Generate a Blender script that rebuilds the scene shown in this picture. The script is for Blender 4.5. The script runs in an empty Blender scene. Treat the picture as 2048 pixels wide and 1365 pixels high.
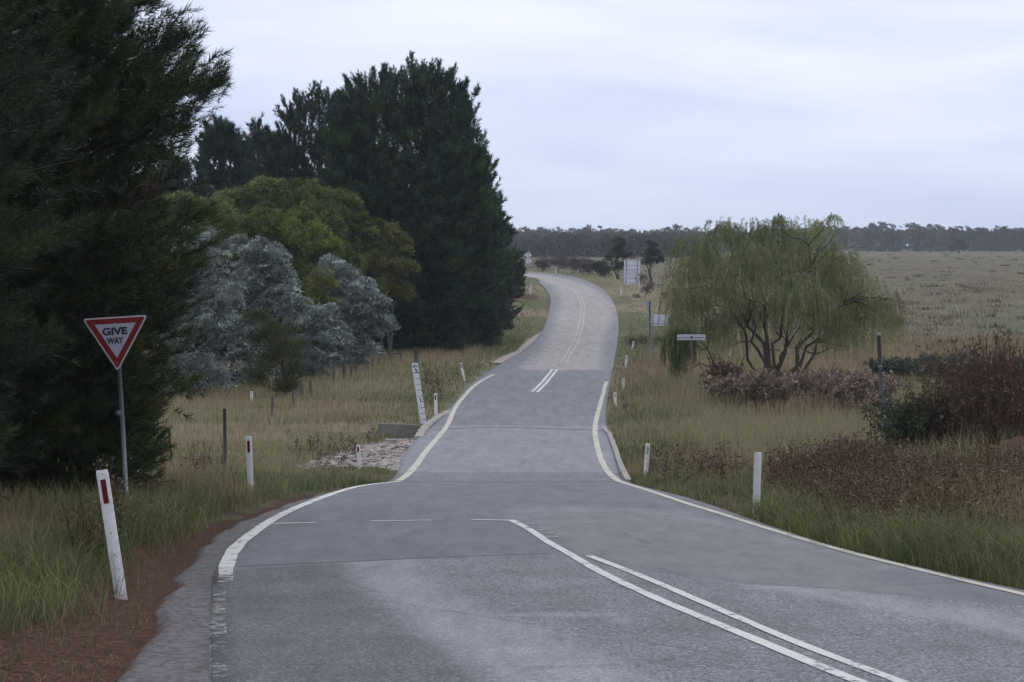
import bpy, math, random
import numpy as np
from mathutils import Vector, Matrix
R = math.radians
rng = np.random.default_rng(7)
random.seed(7)
sc = bpy.context.scene
C = sc.collection

# ------------------------------------------------------------------ camera
F = 4835.0                       # focal length in pixels of a 2048 px wide frame
HOR = 490.0                      # row of the true horizon
TH = math.atan((682.5 - HOR) / F)
cd = bpy.data.cameras.new("camera"); cam = bpy.data.objects.new("camera", cd); C.objects.link(cam)
cd.sensor_width = 36; cd.lens = 36 * F / 2048; cd.clip_start = 0.5; cd.clip_end = 9000
cam.location = (0, 0, 0); cam.rotation_euler = (R(90) - TH, 0, 0)
sc.camera = cam
sc.view_settings.view_transform = 'Standard'; sc.view_settings.look = 'None'
sc.view_settings.exposure = 0.0; sc.view_settings.gamma = 1
sc.cycles.volume_bounces = 1; sc.cycles.max_bounces = 6
sc.cycles.transparent_max_bounces = 6; sc.cycles.diffuse_bounces = 3; sc.cycles.glossy_bounces = 2
SUN_EL, SUN_AZ = 52, 35          # degrees; azimuth measured from +Y towards +X
# ------------------------------------------------------------------ sky
w = bpy.data.worlds.new("World"); sc.world = w; w.use_nodes = True
nt = w.node_tree; nt.nodes.clear()
N = nt.nodes.new; L = nt.links.new
out = N('ShaderNodeOutputWorld'); bg = N('ShaderNodeBackground'); bg.inputs[1].default_value = 0.1
sky = N('ShaderNodeTexSky'); sky.sky_type = 'NISHITA'; sky.sun_disc = False
sky.sun_elevation = R(SUN_EL); sky.sun_rotation = R(SUN_AZ)
tc = N('ShaderNodeTexCoord'); sep = N('ShaderNodeSeparateXYZ'); L(tc.outputs['Generated'], sep.inputs[0])
mp = N('ShaderNodeMapping'); mp.inputs['Scale'].default_value = (5, 5, 26); mp.inputs['Rotation'].default_value = (0, R(-3), 0)
L(tc.outputs['Generated'], mp.inputs[0])
nz = N('ShaderNodeTexNoise'); nz.inputs['Scale'].default_value = 1.25; nz.inputs['Detail'].default_value = 5; nz.inputs['Roughness'].default_value = .5
nz.inputs['Distortion'].default_value = .4
L(mp.outputs[0], nz.inputs[0])
gr = N('ShaderNodeValToRGB'); gr.color_ramp.elements[0].position = 0.0; gr.color_ramp.elements[0].color = (6.8, 7.6, 9.9, 1)
gr.color_ramp.elements[1].position = 0.09; gr.color_ramp.elements[1].color = (8.6, 9.1, 10.9, 1)
e = gr.color_ramp.elements.new(0.5); e.color = (9.8, 10.1, 11.2, 1)
L(sep.outputs['Z'], gr.inputs[0])
r2 = N('ShaderNodeValToRGB'); r2.color_ramp.elements[0].position = 0.33; r2.color_ramp.elements[0].color = (.85, .875, .94, 1)
r2.color_ramp.elements[1].position = 0.66; r2.color_ramp.elements[1].color = (1.08, 1.07, 1.02, 1)
L(nz.outputs[0], r2.inputs[0])
mul = N('ShaderNodeMix'); mul.data_type = 'RGBA'; mul.blend_type = 'MULTIPLY'; mul.inputs[0].default_value = 1
L(gr.outputs[0], mul.inputs[6]); L(r2.outputs[0], mul.inputs[7])
mx = N('ShaderNodeMix'); mx.data_type = 'RGBA'; mx.inputs[0].default_value = 0.95
L(sky.outputs[0], mx.inputs[6]); L(mul.outputs[2], mx.inputs[7])
L(mx.outputs[2], bg.inputs[0]); L(bg.outputs[0], out.inputs[0])
sl = bpy.data.lights.new("sun", 'SUN'); sl.energy = 0.7; sl.angle = R(25); sl.color = (1, .96, .9)
so = bpy.data.objects.new("sun", sl); C.objects.link(so)
so.rotation_euler = (R(90 - SUN_EL), 0, R(180 - SUN_AZ))
so.location = (0, 0, 60)

# ------------------------------------------------------------------ picture <-> place
def ray(px, py):
    a, b = px - 1024, 682.5 - py
    return np.array([a, F * math.cos(TH) + b * math.sin(TH), -F * math.sin(TH) + b * math.cos(TH)])
def at(px, py, Y):
    r = ray(px, py); return r * (Y / r[1])
PROF = np.array([(-200, 6), (-80, 3), (0, -1.6), (40, -4.2), (57, -5.5), (82, -6.13), (100, -6.3), (118, -6.12), (150, -5.75), (186, -5.0),
    (210, -4.3), (235, -3.68), (262, -3.12), (290, -2.85), (340, -2.72), (500, -2.8), (1100, -3.0), (1600, -2.6), (6000, 0)])
_Y = np.arange(-200, 6000, 0.5); _P = np.interp(_Y, PROF[:, 0], PROF[:, 1])
k = np.exp(-0.5 * (np.arange(-24, 25) / 8.0) ** 2); k /= k.sum()
_P = np.concatenate([_P[:24], np.convolve(_P, k, 'valid'), _P[-24:]])
def prof(Y): return np.interp(Y, _Y, _P)
FLD = np.array([(-200, 6), (-80, 3), (0, -1.6), (40, -4.15), (57, -5.6), (63, -6.15), (74, -6.4), (79, -6.7), (81.6, -6.75), (83.5, -6.25), (110, -6.4), (140, -6.05),
    (200, -5.15), (300, -4.25), (500, -3.6), (800, -3.25), (1100, -3.0), (1600, -2.2), (6000, 0)])
def fld(Y): return np.interp(Y, FLD[:, 0], FLD[:, 1])
_tab = None
def onroad(px, py, dz=0.0):
    """point of the road surface seen at a pixel of the photograph"""
    r = ray(px, py); q = r[2] / r[1]
    Ys = np.arange(8, 420, 0.05); v = prof(Ys) / Ys - q
    i = np.argmax(v > 0)
    Y = Ys[i]; return np.array([r[0] * Y / r[1], Y, prof(Y) + dz])

def vnoise(x, y, s=1.0, seed=0, octv=3):
    t = np.zeros(np.shape(x)); a = 1; tot = 0
    for o in range(octv):
        X = np.asarray(x) / s; Yq = np.asarray(y) / s
        xi = np.floor(X).astype(np.int64); yi = np.floor(Yq).astype(np.int64); fx = X - xi; fy = Yq - yi
        fx = fx * fx * (3 - 2 * fx); fy = fy * fy * (3 - 2 * fy)
        def h(i, j):
            n = (i * 374761393 + j * 668265263 + (seed + o * 17) * 1442695041) & 0xffffffff
            n = ((n ^ (n >> 13)) * 1274126177) & 0xffffffff
            return ((n ^ (n >> 16)) & 0xffff) / 65535.0
        v = (h(xi, yi) * (1 - fx) + h(xi + 1, yi) * fx) * (1 - fy) + (h(xi, yi + 1) * (1 - fx) + h(xi + 1, yi + 1) * fx) * fy
        t += v * a; tot += a; a *= .5; s *= .5
    return t / tot
def sdf(poly, x, y):
    """signed distance, negative inside"""
    poly = np.asarray(poly)[:, :2]; x = np.asarray(x, float); y = np.asarray(y, float)
    if x.size > 4000:
        m_ = 12.0; lo, hi = poly.min(0), poly.max(0); far = (x < lo[0] - m_) | (x > hi[0] + m_) | (y < lo[1] - m_) | (y > hi[1] + m_)
        if far.any():
            o_ = np.full(x.shape, m_)
            if (~far).any(): o_[~far] = sdf(poly, x[~far], y[~far]) if (~far).sum() != x.size else 0
            return o_
    d = np.full(x.shape, 1e18); ins = np.zeros(x.shape, bool)
    for i in range(len(poly)):
        a = poly[i]; b = poly[(i + 1) % len(poly)]; ex, ey = b - a
        wx = x - a[0]; wy = y - a[1]
        t = np.clip((wx * ex + wy * ey) / (ex * ex + ey * ey + 1e-12), 0, 1)
        d = np.minimum(d, (wx - t * ex) ** 2 + (wy - t * ey) ** 2)
        c = ((a[1] > y) != (b[1] > y)) & (x < (b[0] - a[0]) * (y - a[1]) / (b[1] - a[1] + 1e-12) + a[0])
        ins ^= c
    return np.where(ins, -1, 1) * np.sqrt(d)
def crom(P, n=8):
    P = [np.asarray(p, float) for p in P]; P = [2 * P[0] - P[1]] + P + [2 * P[-1] - P[-2]]; o = []
    for i in range(1, len(P) - 2):
        for j in range(n):
            t = j / n; a, b, c, d = P[i - 1:i + 3]
            o.append(.5 * ((2 * b) + (c - a) * t + (2 * a - 5 * b + 4 * c - d) * t * t + (3 * b - a - 3 * c + d) * t ** 3))
    o.append(P[-2]); return np.array(o)

# ------------------------------------------------------------------ object helpers
def tag(o, label=None, cat=None, group=None, kind=None):
    if label: o['label'] = label
    if cat: o['category'] = cat
    if group: o['group'] = group
    if kind: o['kind'] = kind
    return o
def empty(name, loc, label, cat, group=None, rz=0):
    o = bpy.data.objects.new(name, None); C.objects.link(o); o.location = loc; o.rotation_euler = (0, 0, rz)
    o.empty_display_size = .3
    return tag(o, label, cat, group)
class Buf:
    def __init__(s): s.v = []; s.l = []; s.n = []; s.c = []; s.k = 0
    def add(s, v, loops, sizes, c=(1, 1, 1)):
        v = np.asarray(v, float).reshape(-1, 3)
        s.v.append(v); s.l.append(np.asarray(loops, np.int64) + s.k); s.n.append(np.asarray(sizes, np.int64))
        c = np.asarray(c, float)
        s.c.append(np.broadcast_to(c, (len(v), 3)) if c.ndim < 2 else c); s.k += len(v)
    def scatter(s, proto, pos, Rm, sca, col, jit=0.12):
        pv, pl, pn, pc = proto; n = len(pos)
        if n == 0: return
        sca = np.asarray(sca, float); sca = np.broadcast_to(sca.reshape(n, -1), (n, 3)) if sca.ndim else np.full((n, 3), float(sca))
        V = np.einsum('nij,nkj->nki', Rm, pv[None] * sca[:, None, :]) + pos[:, None, :]
        Lp = pl[None] + (np.arange(n) * len(pv))[:, None]
        col = np.broadcast_to(np.asarray(col, float), (n, 3)); j = 1 + jit * rng.standard_normal((n, 1))
        cc = np.clip((col * j)[:, None, :] * pc[None, :, None], 0, 1)
        s.add(V.reshape(-1, 3), Lp.ravel(), np.tile(pn, n), cc.reshape(-1, 3))
    def tube(s, path, rad, sides=6, c=(1, 1, 1), cap=True):
        path = np.asarray(path, float); m = len(path); rad = np.broadcast_to(np.asarray(rad, float), (m,))
        T = np.gradient(path, axis=0); T /= np.linalg.norm(T, axis=1)[:, None] + 1e-9
        up = np.array([0, 0, 1.]) if abs(T[0][2]) < .9 else np.array([1., 0, 0])
        A = np.cross(T, up); A /= np.linalg.norm(A, axis=1)[:, None] + 1e-9; B = np.cross(T, A)
        a = np.arange(sides) / sides * 2 * math.pi
        V = path[:, None] + rad[:, None, None] * (A[:, None] * np.cos(a)[None, :, None] + B[:, None] * np.sin(a)[None, :, None])
        lo = []; 
        for i in range(m - 1):
            for j in range(sides):
                q = (j + 1) % sides; lo += [i * sides + j, i * sides + q, (i + 1) * sides + q, (i + 1) * sides + j]
        si = [4] * ((m - 1) * sides)
        if cap:
            lo += list(range(sides)) + [(m - 1) * sides + j for j in range(sides - 1, -1, -1)]; si += [sides, sides]
        s.add(V.reshape(-1, 3), lo, si, c)
    def box(s, lo, hi, M=None, c=(1, 1, 1), bev=0.0):
        lo = np.array(lo, float); hi = np.array(hi, float)
        v = np.array([[x, y, z] for z in (lo[2], hi[2]) for y in (lo[1], hi[1]) for x in (lo[0], hi[0])])
        f = [0, 2, 3, 1, 4, 5, 7, 6, 0, 1, 5, 4, 2, 6, 7, 3, 0, 4, 6, 2, 1, 3, 7, 5]
        if M is not None: v = v @ np.array(M.to_3x3()).T + np.array(M.translation)
        s.add(v, f, [4] * 6, c)
    def extrude(s, poly, y0, y1, M=None, c=(1, 1, 1)):
        """outline in XZ pushed from y0 (front) to y1"""
        n = len(poly); p = np.array(poly, float)
        v = np.concatenate([np.c_[p[:, 0], np.full(n, y0), p[:, 1]], np.c_[p[:, 0], np.full(n, y1), p[:, 1]]])
        l = list(range(n)) + list(range(2 * n - 1, n - 1, -1)); si = [n, n]
        for i in range(n): j = (i + 1) % n; l += [i, i + n, j + n, j]; si.append(4)
        if M is not None: v = v @ np.array(M.to_3x3()).T + np.array(M.translation)
        s.add(v, l, si, c)
    def build(s, name, mat, parent=None, smooth=False, world=False, bevel=0):
        me = bpy.data.meshes.new(name)
        v = np.concatenate(s.v); l = np.concatenate(s.l); n = np.concatenate(s.n); c = np.concatenate(s.c)
        if parent is not None and world: v = v - np.array(parent.location)
        me.vertices.add(len(v)); me.vertices.foreach_set('co', v.astype(np.float32).ravel())
        me.loops.add(len(l)); me.loops.foreach_set('vertex_index', l.astype(np.int32))
        me.polygons.add(len(n)); me.polygons.foreach_set('loop_start', np.concatenate([[0], np.cumsum(n)[:-1]]).astype(np.int32))
        me.update(calc_edges=True)
        a = me.color_attributes.new('col', 'FLOAT_COLOR', 'POINT')
        a.data.foreach_set('color', np.c_[c, np.ones(len(c))].astype(np.float32).ravel())
        me.polygons.foreach_set('use_smooth', np.full(len(n), smooth))
        me.materials.append(mat)
        o = bpy.data.objects.new(name, me); C.objects.link(o)
        if parent is not None: o.parent = parent
        if bevel:
            b = o.modifiers.new('bevel', 'BEVEL'); b.width = bevel; b.segments = 2; b.limit_method = 'ANGLE'
        return o
def text_mesh(txt, size, bold=0.0):
    cu = bpy.data.curves.new('t', 'FONT'); cu.body = txt; cu.size = size; cu.align_x = 'CENTER'; cu.offset = bold; cu.extrude = .0008
    o = bpy.data.objects.new('t', cu); C.objects.link(o); dg = bpy.context.evaluated_depsgraph_get(); dg.update()
    me = bpy.data.meshes.new_from_object(o.evaluated_get(dg)); C.objects.unlink(o); bpy.data.objects.remove(o)
    return me
def lettering(name, txt, size, loc, parent, mat, bold=0.0, sx=1.0, rot=(R(90), 0, 0), sy=1.0):
    me = text_mesh(txt, size, bold); me.materials.clear(); me.materials.append(mat); me.name = name
    o = bpy.data.objects.new(name, me); C.objects.link(o); o.parent = parent; o.location = loc; o.rotation_euler = rot; o.scale = (sx, sy, 1)
    return o

# ------------------------------------------------------------------ materials
def newmat(name):
    m = bpy.data.materials.new(name); m.use_nodes = True; t = m.node_tree
    return m, t, t.nodes['Principled BSDF'], t.nodes.new, t.links.new
def coords(t, scale=(1, 1, 1)):
    g = t.nodes.new('ShaderNodeNewGeometry'); mpn = t.nodes.new('ShaderNodeMapping'); mpn.inputs['Scale'].default_value = scale
    t.links.new(g.outputs['Position'], mpn.inputs[0]); return mpn.outputs[0]
def noise(t, vec, scale, detail=3, rough=.55, dist=0):
    n = t.nodes.new('ShaderNodeTexNoise'); n.inputs['Scale'].default_value = scale; n.inputs['Detail'].default_value = detail
    n.inputs['Roughness'].default_value = rough; n.inputs['Distortion'].default_value = dist; t.links.new(vec, n.inputs[0]); return n.outputs[0]
def ramp(t, fac, pts):
    r = t.nodes.new('ShaderNodeValToRGB'); e = r.color_ramp.elements
    while len(e) < len(pts): e.new(.5)
    for i, (p, c) in enumerate(pts):
        e[i].position = p; e[i].color = (*c, 1) if len(c) == 3 else c
    t.links.new(fac, r.inputs[0]); return r.outputs[0]
def mixc(t, fac, a, b, mode='MIX'):
    m = t.nodes.new('ShaderNodeMix'); m.data_type = 'RGBA'; m.blend_type = mode
    for i, v in ((0, fac), (6, a), (7, b)):
        if isinstance(v, bpy.types.NodeSocket): t.links.new(v, m.inputs[i])
        elif i == 0: m.inputs[0].default_value = v
        else: m.inputs[i].default_value = (*v, 1)
    return m.outputs[2]
def mth(t, op, a, b=0.0, clamp=False):
    m = t.nodes.new('ShaderNodeMath'); m.operation = op; m.use_clamp = clamp
    for i, v in ((0, a), (1, b)):
        if isinstance(v, bpy.types.NodeSocket): t.links.new(v, m.inputs[i])
        else: m.inputs[i].default_value = v
    return m.outputs[0]
def attr(t, name):
    a = t.nodes.new('ShaderNodeAttribute'); a.attribute_name = name; return a
def bump(t, h, strength, dist, bsdf):
    b = t.nodes.new('ShaderNodeBump'); b.inputs['Strength'].default_value = strength; b.inputs['Distance'].default_value = dist
    t.links.new(h, b.inputs['Height']); t.links.new(b.outputs[0], bsdf.inputs['Normal'])

def leafmat(name, rough=.6, trans=.25, spec=.3):
    m, t, b, n, l = newmat(name)
    a = attr(t, 'col'); l(a.outputs['Color'], b.inputs['Base Color']); b.inputs['Roughness'].default_value = rough
    b.inputs['Specular IOR Level'].default_value = spec
    tr = n('ShaderNodeBsdfTranslucent'); l(a.outputs['Color'], tr.inputs[0])
    mixs = n('ShaderNodeMixShader'); mixs.inputs[0].default_value = trans
    l(b.outputs[0], mixs.inputs[1]); l(tr.outputs[0], mixs.inputs[2]); l(mixs.outputs[0], t.nodes['Material Output'].inputs[0]); return m
M_LEAF = leafmat('leaf'); M_NEEDLE = leafmat('needle', .55, .1, .3); M_SILVER = leafmat('silver_leaf', .5, .12, .45)
M_GRASS = leafmat('grass_blade', .6, .3, .25); M_DRY = leafmat('dry_stalk', .8, .1, .1)
def solid(name, col, rough=.6, metal=0, var=.15, scale=3, bumpy=0, dirt=None, dirt_amt=.5):
    m, t, b, n, l = newmat(name); v = coords(t)
    q = noise(t, v, scale, 4); c = mixc(t, q, tuple(x * (1 - var) for x in col), tuple(min(1, x * (1 + var)) for x in col))
    if dirt:
        q2 = noise(t, v, scale * 2.7, 5, .7); k2 = ramp(t, q2, [(.5, (0, 0, 0)), (.68, (dirt_amt,) * 3)]); c = mixc(t, k2, c, dirt)
    l(c, b.inputs['Base Color']); b.inputs['Roughness'].default_value = rough; b.inputs['Metallic'].default_value = metal
    if bumpy: bump(t, noise(t, v, scale * 8, 4), bumpy, .02, b)
    return m
M_BARK = solid('bark', (.06, .05, .042), .9, 0, .4, 6, .6)
M_BARKD = solid('dark_bark', (.022, .019, .016), .95, 0, .3, 6, .5)
M_BARKG = solid('grey_bark', (.16, .14, .12), .9, 0, .35, 6, .5)
M_TWIG = leafmat('twig', .85, 0, .1)
M_POST = solid('post_paint', (.66, .67, .69), .45, 0, .06, 9, 0, (.30, .26, .2), .5)
M_RED = solid('red_reflector', (.10, .005, .010), .25, 0, .1, 40)
M_DREF = solid('grey_reflector', (.28, .28, .29), .4, 0, .1, 40)
M_HOLE = solid('bolt_hole', (.03, .03, .03), .8)
M_GALV = solid('galvanised_steel', (.20, .22, .245), .5, .5, .18, 20)
M_SIGNBACK = solid('sign_back', (.30, .32, .36), .5, .3, .08, 4)
M_SWHITE = solid('sign_white', (.37, .37, .46), .45, 0, .05, 3)
M_SRED = solid('sign_red', (.17, .008, .012), .4, 0, .06, 3)
M_SBLACK = solid('sign_black', (.012, .012, .02), .5)
M_GWHITE = solid('gauge_white', (.62, .63, .68), .5, 0, .05, 5, 0, (.35, .31, .26), .4)
M_GBLACK = solid('gauge_black', (.015, .015, .03), .6)
M_BOARD = solid('board_white', (.60, .62, .70), .5, 0, .06, 2)
M_BLINE = solid('board_rail', (.16, .18, .22), .6, 0, .1, 3)
M_INK = solid('faded_red_ink', (.50, .38, .42), .7, 0, .1, 9)
M_WOOD = solid('weathered_wood', (.085, .08, .075), .9, 0, .35, 9, .5)
M_STEELP = solid('rusty_steel_post', (.05, .04, .038), .85, 0, .3, 9)
M_CONC = solid('old_concrete', (.30, .28, .26), .9, 0, .25, 2.5, .6, (.07, .06, .05), .75)
M_CONCD = solid('stained_concrete', (.15, .14, .125), .9, 0, .35, 2.5, .6, (.30, .28, .26), .5)
M_CONCT = solid('weathered_concrete', (.32, .295, .275), .9, 0, .25, 3.5, .6, (.13, .11, .09), .7)

def m_paint(name, col, wear, soft=.035):
    """road paint with worn-through spots showing the asphalt"""
    m, t, b, n, l = newmat(name); v = coords(t)
    q = noise(t, v, 24, 5, .8); g = noise(t, v, 1.3, 3)
    q3 = noise(t, coords(t, (1, .5, 1)), 9, 4, .7); s = mth(t, 'ADD', mth(t, 'ADD', mth(t, 'MULTIPLY', q, .5), mth(t, 'MULTIPLY', q3, .5)), mth(t, 'MULTIPLY', mth(t, 'SUBTRACT', g, .5), .35))
    k2 = ramp(t, s, [(wear - soft, (0, 0, 0)), (wear + soft, (1, 1, 1))])
    c = mixc(t, noise(t, v, 4, 3), tuple(x * .85 for x in col), col)
    l(c, b.inputs['Base Color']); b.inputs['Roughness'].default_value = .7; l(k2, b.inputs['Alpha'])
    return m
M_LINE = m_paint('line_paint', (.60, .60, .58), .41, .05)
M_LINEW = m_paint('line_paint_worn', (.52, .50, .47), .47)
M_LINEVW = m_paint('line_paint_faint', (.46, .45, .43), .60, .10)
M_LINEY = m_paint('line_paint_cream', (.52, .49, .41), .41, .05)

# road surface: kinds blended through per-vertex signed distances
m, t, b, n, l = newmat('road_surface'); M_ROAD = m
v = coords(t); vs = coords(t, (1, .16, 1))
edge = noise(t, v, 1.6, 5, .65); fine = noise(t, v, 9, 5, .7)
def zone(name, wob=.5, soft=.06):
    a = attr(t, name).outputs['Fac']
    s = mth(t, 'ADD', a, mth(t, 'MULTIPLY', mth(t, 'SUBTRACT', edge, .5), wob))
    s = mth(t, 'ADD', s, mth(t, 'MULTIPLY', mth(t, 'SUBTRACT', fine, .5), wob * .35))
    mr = n('ShaderNodeMapRange'); mr.inputs['From Min'].default_value = soft; mr.inputs['From Max'].default_value = -soft
    l(s, mr.inputs['Value']); return mr.outputs[0]
chips = noise(t, v, 40, 2, .8); chips2 = noise(t, v, 15, 4, .8); blot = noise(t, v, .8, 5, .6); streak = noise(t, coords(t, (2.2, .22, 1)), 1.0, 4, .6)
cA = ramp(t, chips, [(.32, (.030, .030, .034)), (.48, (.11, .112, .124)), (.68, (.32, .325, .35))])
cA = mixc(t, ramp(t, chips2, [(.3, (.62, .62, .62)), (.65, (1.25, 1.25, 1.25))]), (0, 0, 0), cA) if False else mixc(t, .8, cA, ramp(t, chips2, [(.32, (.62, .62, .63)), (.66, (1.35, 1.35, 1.35))]), 'MULTIPLY')
cA = mixc(t, .8, cA, ramp(t, blot, [(.3, (.74, .74, .76)), (.7, (1.22, 1.22, 1.22))]), 'MULTIPLY')
cT = mixc(t, .6, mixc(t, chips, (.15, .153, .175), (.42, .424, .46)), ramp(t, chips2, [(.3, (.8, .8, .8)), (.7, (1.15, 1.15, 1.15))]), 'MULTIPLY')
cS = mixc(t, .8, mixc(t, chips, (.095, .099, .114), (.150, .155, .175)), ramp(t, streak, [(.3, (.84, .84, .86)), (.72, (1.2, 1.2, 1.2))]), 'MULTIPLY')
cP = mixc(t, .7, mixc(t, chips2, (.125, .125, .132), (.185, .185, .192)), ramp(t, blot, [(.3, (.85, .85, .85)), (.7, (1.15, 1.15, 1.15))]), 'MULTIPLY')
cC = mixc(t, .8, mixc(t, chips2, (.165, .17, .188), (.22, .226, .25)), ramp(t, streak, [(.3, (.86, .86, .87)), (.7, (1.16, 1.16, 1.16))]), 'MULTIPLY')
cD = mixc(t, .8, mixc(t, chips2, (.125, .132, .15), (.17, .178, .20)), ramp(t, streak, [(.3, (.85, .85, .86)), (.7, (1.18, 1.18, 1.18))]), 'MULTIPLY')
cK = mixc(t, .8, mixc(t, chips2, (.245, .222, .218), (.325, .298, .294)), ramp(t, streak, [(.3, (.86, .86, .86)), (.7, (1.12, 1.12, 1.12))]), 'MULTIPLY')
cG = mixc(t, chips2, (.055, .053, .055), (.14, .135, .135))
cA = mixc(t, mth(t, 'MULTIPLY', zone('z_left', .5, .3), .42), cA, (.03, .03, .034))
c = mixc(t, mth(t, 'MULTIPLY', zone('z_track', .30, .16), .55), cA, cT)
c = mixc(t, mth(t, 'MULTIPLY', zone('z_smear', .25, .12), .35), c, (.40, .41, .45))
c = mixc(t, zone('z_smooth', .06, .02), c, cS)
c = mixc(t, zone('z_patch', .5, .04), c, cP)
c = mixc(t, mth(t, 'MULTIPLY', zone('z_bleed', 1.0, .10), .16), c, (.32, .34, .38))
c = mixc(t, zone('z_far', .04, .02), c, cD)
c = mixc(t, zone('z_cause', .04, .02), c, cC)
c = mixc(t, zone('z_pink', 1.6, .35), c, cK)
c = mixc(t, zone('z_edge', .5, .12), c, cG)
# a few dark transverse cracks
vor = n('ShaderNodeTexVoronoi'); vor.feature = 'DISTANCE_TO_EDGE'; vor.inputs['Scale'].default_value = 1
mpc = n('ShaderNodeMapping'); mpc.inputs['Scale'].default_value = (.22, .35, 1)
l(v, mpc.inputs[0]); dn = noise(t, v, 1.2, 4); l(mpc.outputs[0], vor.inputs['Vector'])
crk = ramp(t, mth(t, 'ADD', vor.outputs[0], mth(t, 'MULTIPLY', dn, .03)), [(.012, (1, 1, 1)), (.022, (0, 0, 0))])
c = mixc(t, mth(t, 'MULTIPLY', crk, .55), c, (.05, .05, .055))
speck = ramp(t, noise(t, v, 28, 4, .85), [(.34, (.70, .70, .71)), (.5, (1, 1, 1)), (.66, (1.28, 1.28, 1.28))]); c = mixc(t, .8, c, speck, 'MULTIPLY')
stain = ramp(t, noise(t, coords(t, (1.8, .30, 1)), 2.0, 6, .78), [(.34, (.76, .76, .77)), (.5, (1, 1, 1)), (.66, (1.20, 1.20, 1.20))]); c = mixc(t, .9, c, stain, 'MULTIPLY')
l(c, b.inputs['Base Color']); b.inputs['Roughness'].default_value = .72; b.inputs['Specular IOR Level'].default_value = .35
bump(t, mth(t, 'ADD', chips, mth(t, 'MULTIPLY', chips2, .6)), .5, .01, b)

# gravel shoulder
m, t, b, n, l = newmat('gravel'); M_GRAVEL = m; v = coords(t)
vo = n('ShaderNodeTexVoronoi'); vo.inputs['Scale'].default_value = 24; l(v, vo.inputs['Vector'])
c = mixc(t, .75, mixc(t, noise(t, v, 1.3, 4), (.06, .059, .064), (.115, .112, .118)), ramp(t, vo.outputs['Color'], [(.15, (.45, .45, .45)), (.8, (1.75, 1.75, 1.75))]), 'MULTIPLY')
lit = attr(t, 'litter').outputs['Fac']
lk = mth(t, 'ADD', lit, mth(t, 'MULTIPLY', mth(t, 'SUBTRACT', noise(t, v, 2.2, 6, .7), .5), 2.4))
c = mixc(t, ramp(t, lk, [(.45, (0, 0, 0)), (.62, (1, 1, 1))]), c, mixc(t, noise(t, v, 24, 4, .7), (.030, .019, .014), (.105, .056, .042)))
l(c, b.inputs['Base Color']); b.inputs['Roughness'].default_value = .9; bump(t, vo.outputs['Distance'], .6, .015, b)
m, t, b, n, l = newmat('pale_gravel'); M_PGRAVEL = m; v = coords(t)
c = mixc(t, noise(t, v, 3, 5, .7), (.22, .19, .175), (.38, .33, .31)); l(c, b.inputs['Base Color']); b.inputs['Roughness'].default_value = .95
# ground
m, t, b, n, l = newmat('ground_cover'); M_GROUND = m; v = coords(t)
big = noise(t, coords(t, (1, .35, 1)), .05, 5, .65); mid = noise(t, v, .5, 5, .7); fin = noise(t, v, 7, 5, .75)
soil = mixc(t, fin, (.030, .024, .017), (.085, .065, .045))
thg = mixc(t, fin, (.05, .058, .028), (.145, .15, .075)); thd = mixc(t, fin, (.11, .09, .06), (.30, .25, .175))
dry = attr(t, 'dry').outputs['Fac']
dk = mth(t, 'ADD', dry, mth(t, 'MULTIPLY', mth(t, 'SUBTRACT', mid, .5), 1.6))
c = mixc(t, ramp(t, dk, [(.3, (0, 0, 0)), (.75, (1, 1, 1))]), thg, thd)
nearm = attr(t, 'near').outputs['Fac']
c = mixc(t, mth(t, 'MULTIPLY', nearm, ramp(t, mid, [(.4, (0, 0, 0)), (.6, (1, 1, 1))])), c, soil)
fcol = ramp(t, noise(t, coords(t, (1, .30, 1)), .09, 6, .72), [(.32, (.070, .055, .042)), (.44, (.130, .108, .078)), (.54, (.135, .128, .085)), (.66, (.100, .115, .062))])
fcol = mixc(t, .85, fcol, ramp(t, noise(t, coords(t, (1, .25, 1)), .55, 5, .75), [(.3, (.66, .62, .6)), (.6, (1.12, 1.12, 1.1))]), 'MULTIPLY')
c = mixc(t, attr(t, 'field').outputs['Fac'], c, fcol)
rd = attr(t, 'red').outputs['Fac']
rk = mth(t, 'ADD', rd, mth(t, 'MULTIPLY', mth(t, 'SUBTRACT', noise(t, v, 1.5, 6, .7), .5), 1.2))
c = mixc(t, ramp(t, rk, [(.45, (0, 0, 0)), (.6, (1, 1, 1))]), c, mixc(t, noise(t, v, 18, 5, .7), (.028, .019, .014), (.108, .058, .044)))
l(c, b.inputs['Base Color']); b.inputs['Roughness'].default_value = .95; b.inputs['Specular IOR Level'].default_value = .1
bump(t, fin, .6, .06, b)
m, t, b, n, l = newmat('rubble'); M_RUBBLE = m; v = coords(t)
c = mixc(t, ramp(t, noise(t, v, 6, 6, .8), [(.38, (0, 0, 0)), (.6, (1, 1, 1))]), (.07, .06, .052), (.42, .375, .355)); l(c, b.inputs['Base Color']); b.inputs['Roughness'].default_value = .95
bump(t, noise(t, v, 12, 5), .6, .03, b)

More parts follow.
